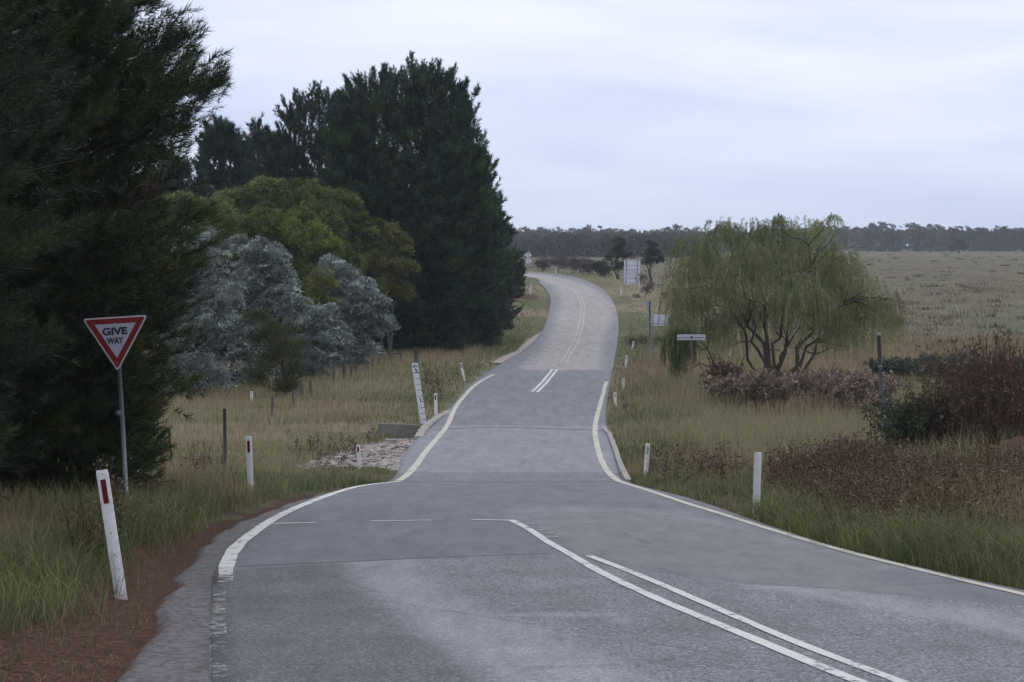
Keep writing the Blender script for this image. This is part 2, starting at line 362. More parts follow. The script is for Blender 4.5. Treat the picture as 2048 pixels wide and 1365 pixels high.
# ------------------------------------------------------------------ road outline
def rp(px, py): return onroad(px, py)[:2]
LE = [(1.9, -22), (0.55, -6), (-.9, 7)] + [rp(*p) for p in [(425, 1365), (425, 1200), (436, 1135), (490, 1078), (552, 1037), (632, 1001), (710, 976), (778, 965)]] + \
     [rp(*p) for p in [(812, 905), (862, 855), (903, 812), (935, 775), (975, 745), (1012, 722), (1050, 700), (1078, 672), (1093, 640), (1100, 610), (1098, 590), (1080, 568), (1040, 552)]] + [(-14, 283), (-40, 300), (-90, 318)]
RE = [(12.6, -22), (9.6, -6), (6.9, 7)] + [(5.6, 13.5), (4.36, 19.7)] + [rp(*p) for p in [(1712, 1108), (1576, 1067), (1478, 1033), (1385, 1001), (1262, 968)]] + \
     [rp(*p) for p in [(1236, 925), (1218, 872), (1212, 830), (1218, 780), (1226, 735), (1234, 690), (1237, 650), (1231, 615), (1212, 585), (1180, 565), (1140, 553), (1090, 547.5)]] + [(-6, 286), (-40, 307), (-90, 326)]
LEc = crom(LE, 10); REc = crom(RE, 10)
def resamp(P, n):
    d = np.r_[0, np.cumsum(np.linalg.norm(np.diff(P, axis=0), axis=1))]; q = np.linspace(0, d[-1], n)
    return np.c_[np.interp(q, d, P[:, 0]), np.interp(q, d, P[:, 1])]
# pair the two sides by distance ahead up to the bend, then by arc length
def byY(P, Ys):
    i = np.argmax(P[:, 1]); i = len(P) - 1
    return np.interp(Ys, P[:, 1], P[:, 0])
LEc[:, 1] = np.maximum.accumulate(LEc[:, 1] + np.arange(len(LEc)) * 1e-6); REc[:, 1] = np.maximum.accumulate(REc[:, 1] + np.arange(len(REc)) * 1e-6)
Ysr = np.concatenate([np.arange(-22, 60, .25), np.arange(60, 236, .5)])
A = np.c_[byY(LEc, Ysr), Ysr]; B = np.c_[byY(REc, Ysr), Ysr]
tl = LEc[LEc[:, 1] > 236]; tr_ = REc[REc[:, 1] > 236]
A = np.concatenate([A, resamp(tl, 130)]); B = np.concatenate([B, resamp(tr_, 130)])
NU = 41; u = np.linspace(0, 1, NU)
G = A[:, None] * (1 - u)[None, :, None] + B[:, None] * u[None, :, None]
gx, gy = G[..., 0].ravel(), G[..., 1].ravel()
ROADPOLY = np.concatenate([A[::4], B[::-4]])
def grid_obj(name, gx, gy, gz, nr, nc, mat, attrs, skirt=.0, kind='structure'):
    bf = Buf(); idx = np.arange(nr * nc).reshape(nr, nc)
    q = np.stack([idx[:-1, :-1], idx[:-1, 1:], idx[1:, 1:], idx[1:, :-1]], -1).reshape(-1)
    bf.add(np.c_[gx, gy, gz], q, np.full((nr - 1) * (nc - 1), 4)); o = bf.build(name, mat, smooth=True)
    for k_, vv in attrs.items():
        a_ = o.data.attributes.new(k_, 'FLOAT', 'POINT'); a_.data.foreach_set('value', np.asarray(vv, np.float32))
    if skirt:
        b_ = o.modifiers.new('thickness', 'SOLIDIFY'); b_.thickness = skirt; b_.offset = -1
    tag(o, kind=kind); return o
def P_(*pts): return np.array([rp(*p) for p in pts])
ysm = P_((380, 1148), (1100, 1112))
sm = np.concatenate([P_((420, 1150), (700, 1128), (900, 1119), (1100, 1112), (1330, 1152), (1500, 1175)), [(2.6, 20.4), (3.9, 18.6), (9, 16)], [(9, 57)], P_((1262, 966), (790, 966)), [(-8, 57), (-8, 22)]])
patch = np.concatenate([P_((1060, 1018), (1180, 1021), (1300, 1023), (1390, 1036), (1440, 1050), (1500, 1062), (1600, 1090), (1780, 1135)), [(3.2, 21.2), (3.4, 19.5)], P_((1700, 1185), (1500, 1168), (1330, 1145), (1160, 1110), (1090, 1066))])
pink = P_((1040, 741), (1205, 741), (1205, 700), (1212, 670), (1225, 640), (1226, 612), (1208, 592), (1180, 573), (1140, 560), (1090, 551))
pink = np.concatenate([pink, [(-6, 290), (-90, 330), (-90, 310), (-14, 281)], P_((1070, 556), (1108, 575), (1122, 600), (1112, 640), (1100, 670), (1082, 700))])
track = np.concatenate([P_((692, 1128), (830, 1122), (880, 1180), (1000, 1240), (1180, 1300), (1290, 1365)), [(.9, 9), (-.2, 9)], P_((985, 1365), (845, 1260), (740, 1190))])
smear = P_((990, 1236), (1120, 1229), (1230, 1236), (1140, 1241))
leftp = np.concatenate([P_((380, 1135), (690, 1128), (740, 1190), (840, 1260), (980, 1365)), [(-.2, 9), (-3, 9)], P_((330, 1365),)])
bleed = P_((1050, 1014), (1250, 1017), (1400, 1030), (1480, 1046), (1620, 1085), (1900, 1165), (1780, 1142), (1500, 1070), (1380, 1042), (1250, 1026), (1060, 1027), (1085, 1060), (1040, 1050), (1010, 1035), (1000, 1020))
track2 = np.concatenate([P_((1330, 1140), (1500, 1180), (1800, 1230)), [(4.0, 13.5), (4.6, 9), (5.4, 9), (5.0, 13.5)], P_((1900, 1215), (1560, 1165))])
causep = np.array([(-9, 57.6), (9, 57.6), (9, 81.0), (-9, 81.0)]); farp = np.array([(-40, 57), (40, 57), (40, 400), (-140, 400), (-140, 57)])
road = grid_obj('road', gx, gy, prof(gy) + .02, len(A), NU, M_ROAD, dict(
    z_smooth=sdf(sm, gx, gy), z_patch=sdf(patch, gx, gy), z_pink=sdf(pink, gx, gy), z_track=np.minimum(sdf(track, gx, gy), sdf(track2, gx, gy)),
    z_cause=sdf(causep, gx, gy), z_left=sdf(leftp, gx, gy), z_smear=sdf(smear, gx, gy), z_far=sdf(farp, gx, gy), z_bleed=sdf(bleed, gx, gy),
    z_edge=np.tile(np.where((u < .02), .15, 1.0), len(A))), skirt=.12)
_cL = 1 / np.sqrt(1 + np.gradient(A[:, 0][:len(Ysr)], Ysr) ** 2)
ROADFAR = ROADPOLY[(ROADPOLY[:, 1] > 205)]
def ROADSD(x, y):
    """signed distance to the road edges: exact round the bend, from the two edge curves before it"""
    x = np.atleast_1d(np.asarray(x, float)); y = np.atleast_1d(np.asarray(y, float))
    xl_ = np.interp(y, Ysr, A[:len(Ysr), 0]); xr2 = np.interp(y, Ysr, B[:len(Ysr), 0]); d = np.maximum((xl_ - x), (x - xr2)) * np.interp(y, Ysr, _cL)
    f_ = y > 215
    if f_.any(): d[f_] = sdf(ROADFAR, x[f_], y[f_])
    return d

# left gravel shoulder and the pale lay-by
def strip(name, left, right, dz, mat, n=20, step=.5, attrs=None):
    Lp, Rp = crom(left, 10), crom(right, 10); y0 = max(Lp[:, 1].min(), Rp[:, 1].min()); y1 = min(Lp[:, 1].max(), Rp[:, 1].max())
    Y = np.arange(y0, y1, step); a = np.interp(Y, Lp[:, 1], Lp[:, 0]); b_ = np.interp(Y, Rp[:, 1], Rp[:, 0])
    a = a + .12 * (vnoise(Y, Y * 0, 1.1, 3, 4) - .5) * 2
    uu = np.linspace(0, 1, n); X = a[:, None] * (1 - uu) + b_[:, None] * uu; YY = np.repeat(Y[:, None], n, 1)
    at_ = attrs(X.ravel(), YY.ravel(), np.tile(uu, len(Y))) if attrs else {}
    return grid_obj(name, X.ravel(), YY.ravel(), prof(YY.ravel()) + dz - .06 * np.clip(1 - np.tile(uu, len(Y)) * 6, 0, 1), len(Y), n, mat, at_), np.concatenate([np.c_[a, Y], np.c_[b_, Y][::-1]])
SHL = [(.6, -20), (-1.0, -5), (-2.0, 6)] + [rp(*p) for p in [(215, 1365), (285, 1270), (325, 1190), (375, 1120), (440, 1060), (540, 1018), (640, 988), (745, 968)]]
SHR = [(2.2, -20), (.9, -5), (-.5, 6)] + [rp(*p) for p in [(470, 1365), (470, 1200), (480, 1135), (530, 1078), (592, 1037), (672, 1001), (750, 976), (800, 965)]]
_, SHPOLY = strip('road_shoulder', SHL, SHR, .005, M_GRAVEL, attrs=lambda x, y, uu: dict(litter=np.clip(1.0 - uu * 5, -.8, 1.1)))
_, LAYPOLY = strip('gravel_layby', [rp(*p) for p in [(975, 727), (996, 714), (1030, 700), (1052, 680), (1074, 666), (1092, 656)]], [rp(*p) for p in [(1030, 727), (1060, 712), (1080, 695), (1095, 680), (1104, 666), (1110, 656)]], .006, M_PGRAVEL)

# ------------------------------------------------------------------ ground
def terrain(x, y, sd):
    f = fld(y); p = prof(y)
    left = x < -1
    wv = np.clip((sd - 0.8) / np.where(y < 60, 7.0, np.where(y < 90, 1.6, 12.0)), 0, 1); wv = wv * wv * (3 - 2 * wv)
    wv = np.where((y >= 60) & (y < 86) & (~left), wv * .25, wv)
    z = p * (1 - wv) + f * wv
    z += np.clip((sd - .6) / 3, 0, 1) * (vnoise(x, y, 5, 2) - .5) * .28 + np.clip(sd / 1.5, 0, 1) * .03
    z += np.where((y > 90), 0, 0)
    # bank on the right beside the near road and the knoll behind it
    z += .6 * np.exp(-((x - 8.9) / 1.1) ** 2 - ((y - 42.0) / 2.2) ** 2)
    z += .35 * np.exp(-((x - 9.5) / 3.2) ** 2 - ((y - 44) / 9) ** 2)
    z += .25 * np.exp(-((x + 8) / 3.5) ** 2 - ((y - 30) / 12) ** 2)
    z += .5 * np.exp(-((x + 4) / 6) ** 2 - ((y - 195) / 25) ** 2) * np.clip(sd / 6, 0, 1)
    xl2 = np.interp(y, [60, 66, 72, 77], [-6.4, -5.7, -4.5, -3.6])
    z = np.where((y > 60.4) & (y < 77) & (x > xl2 + .25) & left, np.minimum(z, -6.6), z)
    z = np.where((y > 76) & (y < 82.2) & (x > -5.6) & left & (sd > .1), np.minimum(z, -6.85), z)
    z = np.where((y > 48) & (y < 60.5) & left, np.minimum(z, p - .02 - .03 * sd), z)
    z = np.where(sd < .45, np.minimum(z, p - .055), z)
    return z
def tight(lo, hi, step, far, nfar):
    a = np.arange(lo, hi + step / 2, step); g = np.geomspace(step, far, nfar)
    return np.concatenate([(lo - np.cumsum(g) * 1.0)[::-1], a, hi + np.cumsum(g)])
xs = tight(-26, 26, .4, 520, 34); ys = np.concatenate([-30 - np.cumsum(np.geomspace(3, 200, 12))[::-1], np.arange(-30, 12, 2), np.arange(12, 100, .4), np.arange(100, 160, .7), np.arange(160, 330, 1.6), 330 + np.cumsum(np.geomspace(2, 260, 56))])
X, Y = np.meshgrid(xs, ys); X = X.ravel(); Y = Y.ravel()
SD = ROADSD(X, Y)
Z = terrain(X, Y, SD)
sdsh = np.minimum(sdf(SHPOLY, X, Y), sdf(LAYPOLY, X, Y)); Z = np.where(sdsh < .4, np.minimum(Z, prof(Y) - .02), Z)
def redmask(x, y, sd, sdsh):
    r = np.where((y < 50) & (x < 0), np.clip(1.35 - sdsh / (.25 + 1.25 * np.clip((34 - y) / 16, 0, 1)), 0, 1.0), 0)
    r = np.maximum(r, 1.3 * np.exp(-((x - 8.75) / 1.1) ** 2 - ((y - 41.0) / 2.6) ** 2))
    r = np.maximum(r, np.where((x > 0) & (y > 22) & (y < 40), np.clip(.75 - np.abs(sd - .45) / .4, 0, .7), 0))
    r = np.maximum(r, .95 * np.exp(-((x - 1.35) / 1.0) ** 2 - ((y - 204) / 8.0) ** 2))
    return r
def drymask(x, y, sd):
    d = .20 + .42 * np.clip((sd - 1.0) / 4, 0, 1) + .22 * np.clip((y - 45) / 35, 0, 1)
    return d + (vnoise(x, y, 9, 5) - .5) * .9
nm = np.clip((70 - Y) / 20, 0, 1)
ground = grid_obj('ground', X, Y, Z, len(ys), len(xs), M_GROUND, dict(dry=drymask(X, Y, SD), near=nm,
    field=np.clip((Y - 120) / 30, 0, 1) * np.clip((SD - 3) / 6, 0, 1), red=redmask(X, Y, SD, np.where(Y < 50, sdf(SHPOLY, X, Y), 99))))
def gz(x, y):
    x = np.atleast_1d(np.asarray(x, float)); y = np.atleast_1d(np.asarray(y, float)); z = terrain(x, y, ROADSD(x, y)); return z
def onground(px, py, y0=15, y1=1500):
    r = ray(px, py); Ys = np.concatenate([np.arange(y0, 200, .25), np.arange(200, y1, 2)]); Ys = Ys[Ys >= y0]
    x_ = r[0] / r[1] * Ys; z_ = gz(x_, Ys); h = (z_ - r[2] / r[1] * Ys) > 0; i = np.argmax(h) if h.any() else len(Ys) - 1
    return np.array([x_[i], Ys[i], z_[i]])

# ------------------------------------------------------------------ road markings
def ribbon(pts, w_, name='road_marking', mat=None, dz=.026, px=True, n=8, w1=None):
    P = [rp(*p) for p in pts] if px else pts
    Pc = crom(P, n); d = np.r_[0, np.cumsum(np.linalg.norm(np.diff(Pc, axis=0), axis=1))]; m_ = max(3, int(d[-1] / .3)); Pc = resamp(Pc, m_)
    T = np.gradient(Pc, axis=0); T /= np.linalg.norm(T, axis=1)[:, None]; Nn = np.c_[-T[:, 1], T[:, 0]]
    ww = np.linspace(w_, w1 if w1 else w_, m_)[:, None] * (1 + .30 * (vnoise(Pc[:, 0] * 3, Pc[:, 1] * 3, .9, 9)[:, None] - .5)) / 2
    a = Pc + Nn * ww; b_ = Pc - Nn * ww
    bf = Buf(); V = np.empty((m_ * 2, 3)); V[0::2, :2] = a; V[1::2, :2] = b_; V[:, 2] = prof(V[:, 1]) + dz
    i = np.arange(m_ - 1) * 2; bf.add(V, np.stack([i, i + 1, i + 3, i + 2], -1).ravel(), np.full(m_ - 1, 4))
    o = bf.build(name, mat or M_LINE); tag(o, kind='structure'); return o
ribbon([(452, 1140), (468, 1105), (500, 1075), (560, 1035), (640, 1000), (720, 975), (800, 965)], .15, mat=M_LINE)
ribbon([(437, 1365), (437, 1300), (437, 1240), (440, 1170)], .11, mat=M_LINEVW)
ribbon([(451, 1170), (452, 1140)], .13, mat=M_LINEW)
ribbon([(797, 964), (850, 908), (893, 855), (912, 815), (938, 783), (962, 764), (988, 750)], .17, mat=M_LINEY)
ribbon([(2120, 1215), (2048, 1195), (1900, 1160), (1700, 1110), (1560, 1069), (1450, 1034), (1350, 1002), (1238, 965)], .10, mat=M_LINEY, w1=.13)
ribbon([(1238, 965), (1204, 925), (1192, 882), (1191, 850), (1200, 812), (1210, 775), (1213, 765)], .16, mat=M_LINEY)
# double barrier line
ribbon([(1790, 1402), (1697, 1365), (1614, 1331), (1498, 1282), (1407, 1244), (1300, 1197), (1200, 1149), (1134, 1110), (1095, 1088), (1060, 1064), (1022, 1044)], .10, mat=M_LINE)
ribbon([(1890, 1408), (1780, 1365), (1675, 1326), (1573, 1284), (1465, 1237), (1390, 1205), (1324, 1176), (1240, 1141), (1178, 1117)], .09, mat=M_LINE)
# broken give way line
ribbon([(1024, 1045), (944, 1043.5)], .16); ribbon([(862, 1044.5), (742, 1046.5)], .15, mat=M_LINE); ribbon([(632, 1049.5), (530, 1052)], .15, mat=M_LINE)
for q in [((1043, 1051), (1068, 1051)), ((1075, 1065), (1098, 1064)), ((1085, 1071), (1107, 1071)), ((1093, 1078), (1117, 1078))]:
    ribbon(list(q), .12, mat=M_LINEW, n=3)
ribbon([(505, 1056), (530, 1056)], .16, n=3, mat=M_LINEW); ribbon([(582, 1018), (600, 1018)], .2, n=3, mat=M_LINEW)
ribbon([(1064, 785), (1082, 768), (1105, 740)], .13, mat=M_LINE); ribbon([(1074, 786), (1092, 768), (1115, 740)], .13, mat=M_LINE)
def faroff(off):
    P = crom([rp(*p) for p in [(1127, 725), (1143, 700), (1155, 675), (1162, 650), (1165, 620), (1163, 600), (1152, 585), (1130, 573), (1100, 564)]], 8)
    T = np.gradient(P, axis=0); T /= np.linalg.norm(T, axis=1)[:, None]; return P + np.c_[-T[:, 1], T[:, 0]] * off
for off in (-.13, .13): ribbon(list(faroff(off))[::4], .085, px=False, mat=M_LINEW)
# joints of the causeway slab
M_JOINT = solid('joint_tar', (.045, .045, .05), .9)
ribbon([(778, 965), (1000, 965.5), (1245, 965)], .10, 'road_joint', M_JOINT, .024); ribbon([(866, 861), (1000, 857), (1215, 863)], .20, 'road_joint', M_JOINT, .024)
ribbon([(452, 1139), (700, 1128), (900, 1119), (1100, 1112)], .03, 'road_joint', M_JOINT, .024)
# ------------------------------------------------------------------ culvert
def slab(name, pts, h0, h1, wd, label, cat, jag=.03, mat=None):
    """low concrete wall/kerb along ground points (x, y, ztop)"""
    P = np.array(pts, float); d = np.r_[0, np.cumsum(np.linalg.norm(np.diff(P[:, :2], axis=0), axis=1))]; m_ = max(4, int(d[-1] / .15)); q = np.linspace(0, d[-1], m_)
    P = np.stack([np.interp(q, d, P[:, i]) for i in range(3)], 1); T = np.gradient(P[:, :2], axis=0); T /= np.linalg.norm(T, axis=1)[:, None]; Nn = np.c_[-T[:, 1], T[:, 0]]
    jj = lambda s: (rng.random((m_, 1)) - .5) * s
    a = P[:, :2] + Nn * wd / 2 * (1 + jj(jag * 8)); b_ = P[:, :2] - Nn * wd / 2 * (1 + jj(jag * 8))
    zt = P[:, 2:] + jj(jag); V = np.concatenate([np.c_[a, zt - h1], np.c_[a, zt], np.c_[b_, zt + jj(jag * .5)], np.c_[b_, zt - h1]])
    lo = []; 
    for k_ in range(3):
        for i in range(m_ - 1): lo += [k_ * m_ + i, k_ * m_ + i + 1, (k_ + 1) * m_ + i + 1, (k_ + 1) * m_ + i]
    lo += [0, m_, 2 * m_, 3 * m_, m_ - 1, 4 * m_ - 1, 3 * m_ - 1, 2 * m_ - 1]; bf = Buf(); bf.add(V, lo, [4] * ((m_ - 1) * 3) + [4, 4])
    o = bf.build(name, mat or M_CONC); tag(o, label, cat); return o
hw = [at(758, 847, 82.4), at(800, 848.5, 82.2), at(858, 851.5, 82.0)]
slab('headwall', [tuple(p) for p in hw], 0, 1.3, .22, 'dark stained concrete culvert headwall left of the causeway, below the depth gauge', 'culvert wall', .015, M_CONCD)
def rk(px, py, dz): p = onroad(px, py); return (p[0], p[1], p[2] + dz)
slab('kerb', [rk(900, 822, .03), rk(876, 836, .05), rk(858, 850, .06), rk(846, 863, .06), rk(838, 874, .04)], 0, .5, .26, 'broken pale concrete kerb at the left far end of the causeway', 'kerb', .05, M_CONCT)
slab('kerb', [rk(1206, 858, .06), rk(1219, 872, .09), rk(1230, 900, .08), rk(1240, 932, .08), rk(1256, 964, .06)], 0, .3, .13, 'thin concrete kerb along the right edge of the causeway', 'kerb', .03, M_CONCT)
# rock apron between the kerb and the near grass
bf = Buf(); rx, ry = np.meshgrid(np.linspace(0, 1, 70), np.linspace(0, 1, 56)); rx = rx.ravel(); ry = ry.ravel()
yy = 60.6 + ry * 15.5; xl = np.interp(yy, [60, 66, 72, 77], [-6.3, -5.6, -4.4, -3.5]); xr_ = np.interp(yy, LEc[:, 1], LEc[:, 0]) + .10
xx = xl + (xr_ - xl) * rx
zz = np.where(rx > .999, prof(yy) - .03, (prof(yy) - .05) * np.clip((rx - .55) / .45, 0, 1) + (np.interp(yy, [60, 66, 72, 76.5], [-6.12, -6.10, -6.08, -6.2])) * (1 - np.clip((rx - .55) / .45, 0, 1)))
zz = zz + (np.abs(vnoise(xx, yy, .7, 11, 4) - .5) * .8 - .1) * np.clip((1 - rx) * 5, 0, 1)
idx = np.arange(70 * 56).reshape(56, 70); q = np.stack([idx[:-1, :-1], idx[:-1, 1:], idx[1:, 1:], idx[1:, :-1]], -1).reshape(-1)
bf.add(np.c_[xx, yy, zz], q, np.full(55 * 69, 4)); 
for _ in range(900):
    v_ = rng.random(); yq = 60.8 + v_ * 15; x0_ = np.interp(yq, [60, 66, 72, 77], [-6.5, -5.8, -4.6, -3.6]); x1_ = np.interp(yq, LEc[:, 1], LEc[:, 0]) - .1; xq = x0_ + (x1_ - x0_) * rng.random() ** 1.3
    r_ = .05 + .13 * rng.random() ** 2; P8 = np.array([[-1, -1, -1], [1, -1, -1], [1, 1, -1], [-1, 1, -1], [-.8, -.8, 1], [.8, -.8, 1], [.8, .8, 1], [-.8, .8, 1]]) * (r_ * (.6 + .5 * rng.random((8, 3)))) * np.array([1.2, 1, .55]); a_ = rng.random() * 6.28; ca, sa = math.cos(a_), math.sin(a_)
    P8 = P8 @ np.array([[ca, sa, 0], [-sa, ca, 0], [0, 0, 1]]) + np.array([xq, yq, float(np.interp(yq, [60, 66, 72, 76.5], [-6.12, -6.10, -6.08, -6.2])) + .02 + (.5 * max(0, (xq - x0_) / (x1_ - x0_) - .6) * (prof(yq) + 6.1)) * 2])
    bf.add(P8, [0, 3, 2, 1, 4, 5, 6, 7, 0, 1, 5, 4, 1, 2, 6, 5, 2, 3, 7, 6, 3, 0, 4, 7], [4] * 6)
apron = bf.build('rock_apron', M_RUBBLE); tag(apron, 'rough pale rock and concrete rubble apron beside the left edge of the causeway', 'rock apron', kind='stuff')
APRON = np.array([(-6.0, 60.6), (-5.3, 66), (-4.1, 72), (-3.2, 77), (-2.4, 77), (-2.5, 60.6)])

# ------------------------------------------------------------------ foliage prototypes
def rotz_to(D, roll=None):
    D = D / (np.linalg.norm(D, axis=1)[:, None] + 1e-9); n_ = len(D); roll = rng.random(n_) * 6.283 if roll is None else roll
    a = np.where(np.abs(D[:, 2:3]) < .95, np.array([[0, 0, 1.]]), np.array([[1., 0, 0]])); Xa = np.cross(a, D); Xa /= np.linalg.norm(Xa, axis=1)[:, None] + 1e-9; Ya = np.cross(D, Xa)
    c_, s_ = np.cos(roll)[:, None], np.sin(roll)[:, None]; X2 = Xa * c_ + Ya * s_; Y2 = -Xa * s_ + Ya * c_
    return np.stack([X2, Y2, D], -1)
def shoot_proto(nn, nl, wid, seed, spread=1.25, tip=1.15):
    """a pine shoot one unit long along +Z, needles swept forward"""
    r = np.random.default_rng(seed); V = []; Lo = []; c_ = []
    for i in range(nn):
        a = r.random() ** .8; th = r.random() * 6.283; el = spread * (.55 + .5 * r.random()) * (1 - .55 * a); d = np.array([math.sin(el) * math.cos(th), math.sin(el) * math.sin(th), math.cos(el)])
        o_ = np.array([0, 0, a * .95]); L_ = nl * (.75 + .5 * r.random()); sd_ = np.cross(d, r.standard_normal(3)); sd_ /= np.linalg.norm(sd_); 
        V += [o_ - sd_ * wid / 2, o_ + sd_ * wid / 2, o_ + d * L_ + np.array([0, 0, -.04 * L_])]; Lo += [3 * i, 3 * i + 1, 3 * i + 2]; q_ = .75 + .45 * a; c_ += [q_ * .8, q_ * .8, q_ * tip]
    return np.array(V), np.array(Lo), np.full(nn, 3), np.array(c_)
def leafclump_proto(nl, size, asp, seed, flat=.6, hemi=True, up=.5):
    """dome of pointed leaves, radius 1"""
    r = np.random.default_rng(seed); V = []; Lo = []; c_ = []
    for i in range(nl):
        d = r.standard_normal(3); d /= np.linalg.norm(d)
        if hemi: d[2] = abs(d[2]) * 1.0 - .15
        p_ = d * (r.random() ** .45) * np.array([1, 1, flat]); ax = d * .6 + r.standard_normal(3) * .6 + np.array([0, 0, up]); ax /= np.linalg.norm(ax)
        sd_ = np.cross(ax, r.standard_normal(3)); sd_ /= np.linalg.norm(sd_); s_ = size * (.6 + .8 * r.random())
        V += [p_ - ax * s_, p_ + sd_ * s_ * asp, p_ + ax * s_, p_ - sd_ * s_ * asp]; Lo += [4 * i, 4 * i + 1, 4 * i + 2, 4 * i + 3]; q_ = .72 + .5 * r.random(); c_ += [q_] * 4
    return np.array(V), np.array(Lo), np.full(nl, 4), np.array(c_)
def limb_path(a, b, sag=0.0, up=0.0, n_=7, wob=.0):
    t_ = np.linspace(0, 1, n_)[:, None]; P = a + (b - a) * t_; Ln = np.linalg.norm(b - a)
    P[:, 2] += (-sag * Ln * np.sin(t_ * math.pi) + up * Ln * (t_ ** 3 - t_))[:, 0]
    if wob: P[1:-1] += rng.standard_normal((n_ - 2, 3)) * wob * Ln
    return P

# ------------------------------------------------------------------ pines
def pine(name, base, H, env, nl, per, shoot, label, group, col, needle=(26, .50, .085), azr=None, topup=60, seed=0, minh=.02, trunk=.22, bare=.25, candles=60, shell=2500, layer=.10, bough=1.1, deadf=0):
    global rng
    rng = np.random.default_rng(seed + 100)
    base = np.array(base, float); o = empty(name, tuple(base), label, 'pine tree', group)
    te, re = np.array(env)[:, 0], np.array(env)[:, 1]
    protos = [shoot_proto(needle[0], needle[1], needle[2], seed * 7 + i) for i in range(4)]
    fol = Buf(); wood = Buf(); wood2 = Buf()
    tp = np.array([[0, 0, -.3], [.05, 0, H * .3], [-.05, .05, H * .65], [0, 0, H * .97]]); wood.tube(crom(tp, 4), np.linspace(trunk, trunk * .12, 13), 8, (.06, .05, .04))
    pos = []; dr = []; sc_ = []; cl = []
    for i in range(nl):
        tt = (i + rng.random()) / nl; tt = minh + (1 - minh) * tt ** .85
        Rr = np.interp(tt, te, re) * (.78 + .3 * rng.random()); az = rng.random() * 6.283 if azr is None else azr[0] + rng.random() * (azr[1] - azr[0])
        el = R(topup) * (1 - tt) ** 1.6 + R(8) * (1 - tt) + R(-6) * tt + R(8) * rng.standard_normal()
        tip = np.array([math.cos(az) * Rr, math.sin(az) * Rr, H * (1 - tt)]); z0 = np.clip(tip[2] - Rr * math.tan(el), .4, H * .93)
        P = limb_path(np.array([0, 0, z0]), tip, .04, .12, 8, .012); 
        if i % 2 == 0 or nl < 200: wood2.tube(P, np.linspace(.035 + .008 * Rr, .008, 8), 4, (.055, .045, .038), cap=False)
        m_ = max(3, int(per * (Rr + .4))); uu = bare + (1 - bare) * rng.random(m_) ** .62; uu[:3] = 1
        q_ = uu * 7; i0 = np.minimum(q_.astype(int), 6); pp = P[i0] + (P[i0 + 1] - P[i0]) * (q_ - i0)[:, None]
        D = tip - np.array([0, 0, z0]); D /= np.linalg.norm(D); Sd = np.array([-D[1], D[0], 0]); Sd /= np.linalg.norm(Sd) + 1e-6
        lat = rng.standard_normal(m_) * (.10 + .30 * (1.1 - uu)) * (Rr * .5 + .3); lat[:2] *= .1
        pp = pp + Sd * lat[:, None] + np.array([0, 0, 1]) * (rng.standard_normal(m_) * .07 * Rr - .03 * np.abs(lat))[:, None]
        dd = D * (.75 + .3 * rng.random((m_, 1))) + Sd * (np.sign(lat) * .45 * rng.random(m_))[:, None] + np.array([0, 0, 1]) * (.25 + .5 * rng.random((m_, 1))) + rng.standard_normal((m_, 3)) * .22
        tone = .75 + .5 * rng.random()
        pos.append(pp); dr.append(dd); sc_.append(shoot * (.65 + .6 * rng.random(m_))); cl.append(np.full(m_, tone))
    # the outer shell of shoots, in uneven tiers and lumps
    nb = int(shell / 20)
    for _ in range(nb):
        tt = rng.random() ** .8; az = rng.random() * 6.283 if azr is None else azr[0] + rng.random() * (azr[1] - azr[0]); z_ = H * (1 - tt) + .2 * rng.standard_normal()
        Rr = np.interp(tt, te, re); Lb = (.5 + .9 * rng.random()) * bough; o_ = Rr * (.84 + layer * rng.standard_normal() * .6); el = R(-5) + R(62) * (1 - tt) ** 1.3 + .16 * rng.standard_normal()
        D = np.array([math.cos(az) * math.cos(el), math.sin(az) * math.cos(el), math.sin(el)]); Sd = np.array([-math.sin(az), math.cos(az), 0.]); m_ = int(20 * (.6 + .8 * rng.random())); u_ = rng.random(m_) ** .8; lt = rng.standard_normal(m_) * .30 * Lb * (1.15 - u_)
        b0 = np.array([math.cos(az) * o_, math.sin(az) * o_, z_]); P = b0 + D * ((u_ - .35) * Lb)[:, None] + Sd * lt[:, None] + np.array([0, 0, 1.]) * (.22 * Lb * u_ ** 2 + .06 * rng.standard_normal(m_) * Lb)[:, None]
        pos.append(P); dr.append(D * .8 + Sd * (np.sign(lt) * .5 * rng.random(m_))[:, None] + np.array([0, 0, .45 + .5 * (1 - tt)]) + .25 * rng.standard_normal((m_, 3))); sc_.append(shoot * (.6 + .5 * rng.random(m_))); cl.append(np.full(m_, -(.6 + .6 * rng.random()) if rng.random() < deadf else .5 + 1.1 * rng.random() ** 1.3))
    # upright candle shoots round the top
    m_ = candles; a_ = rng.random(m_) * 6.283; tt = rng.random(m_) ** 1.1 * .22; rr = np.interp(tt, te, re) * rng.random(m_) ** .5
    for jj in range(3):
        pos.append(np.c_[np.cos(a_) * rr, np.sin(a_) * rr, H * (1 - tt) + (jj - 1) * shoot * .7]); dr.append(np.c_[.2 * rng.standard_normal((m_, 2)), np.ones(m_)]); sc_.append(np.full(m_, shoot * (1.0 - .12 * jj))); cl.append(np.full(m_, 1.0))
    pos = np.concatenate(pos); dr = np.concatenate(dr); sc_ = np.concatenate(sc_); cl = np.concatenate(cl); rm = rotz_to(dr)
    kk = rng.integers(0, 4, len(pos)); colr = np.where(cl[:, None] < 0, np.array([[.07, .052, .038]]) * -cl[:, None], np.array(col)[None] * cl[:, None] * np.where(cl[:, None] > 1.25, np.array([[1.35, 1.15, .7]]), 1.0)) * (1 + .25 * (rng.random((len(pos), 1)) - .5)); colr[:, 0] *= 1 + .3 * (rng.random(len(pos)) - .4)
    for k_ in range(4):
        s_ = kk == k_; fol.scatter(protos[k_], pos[s_], rm[s_], sc_[s_], colr[s_])
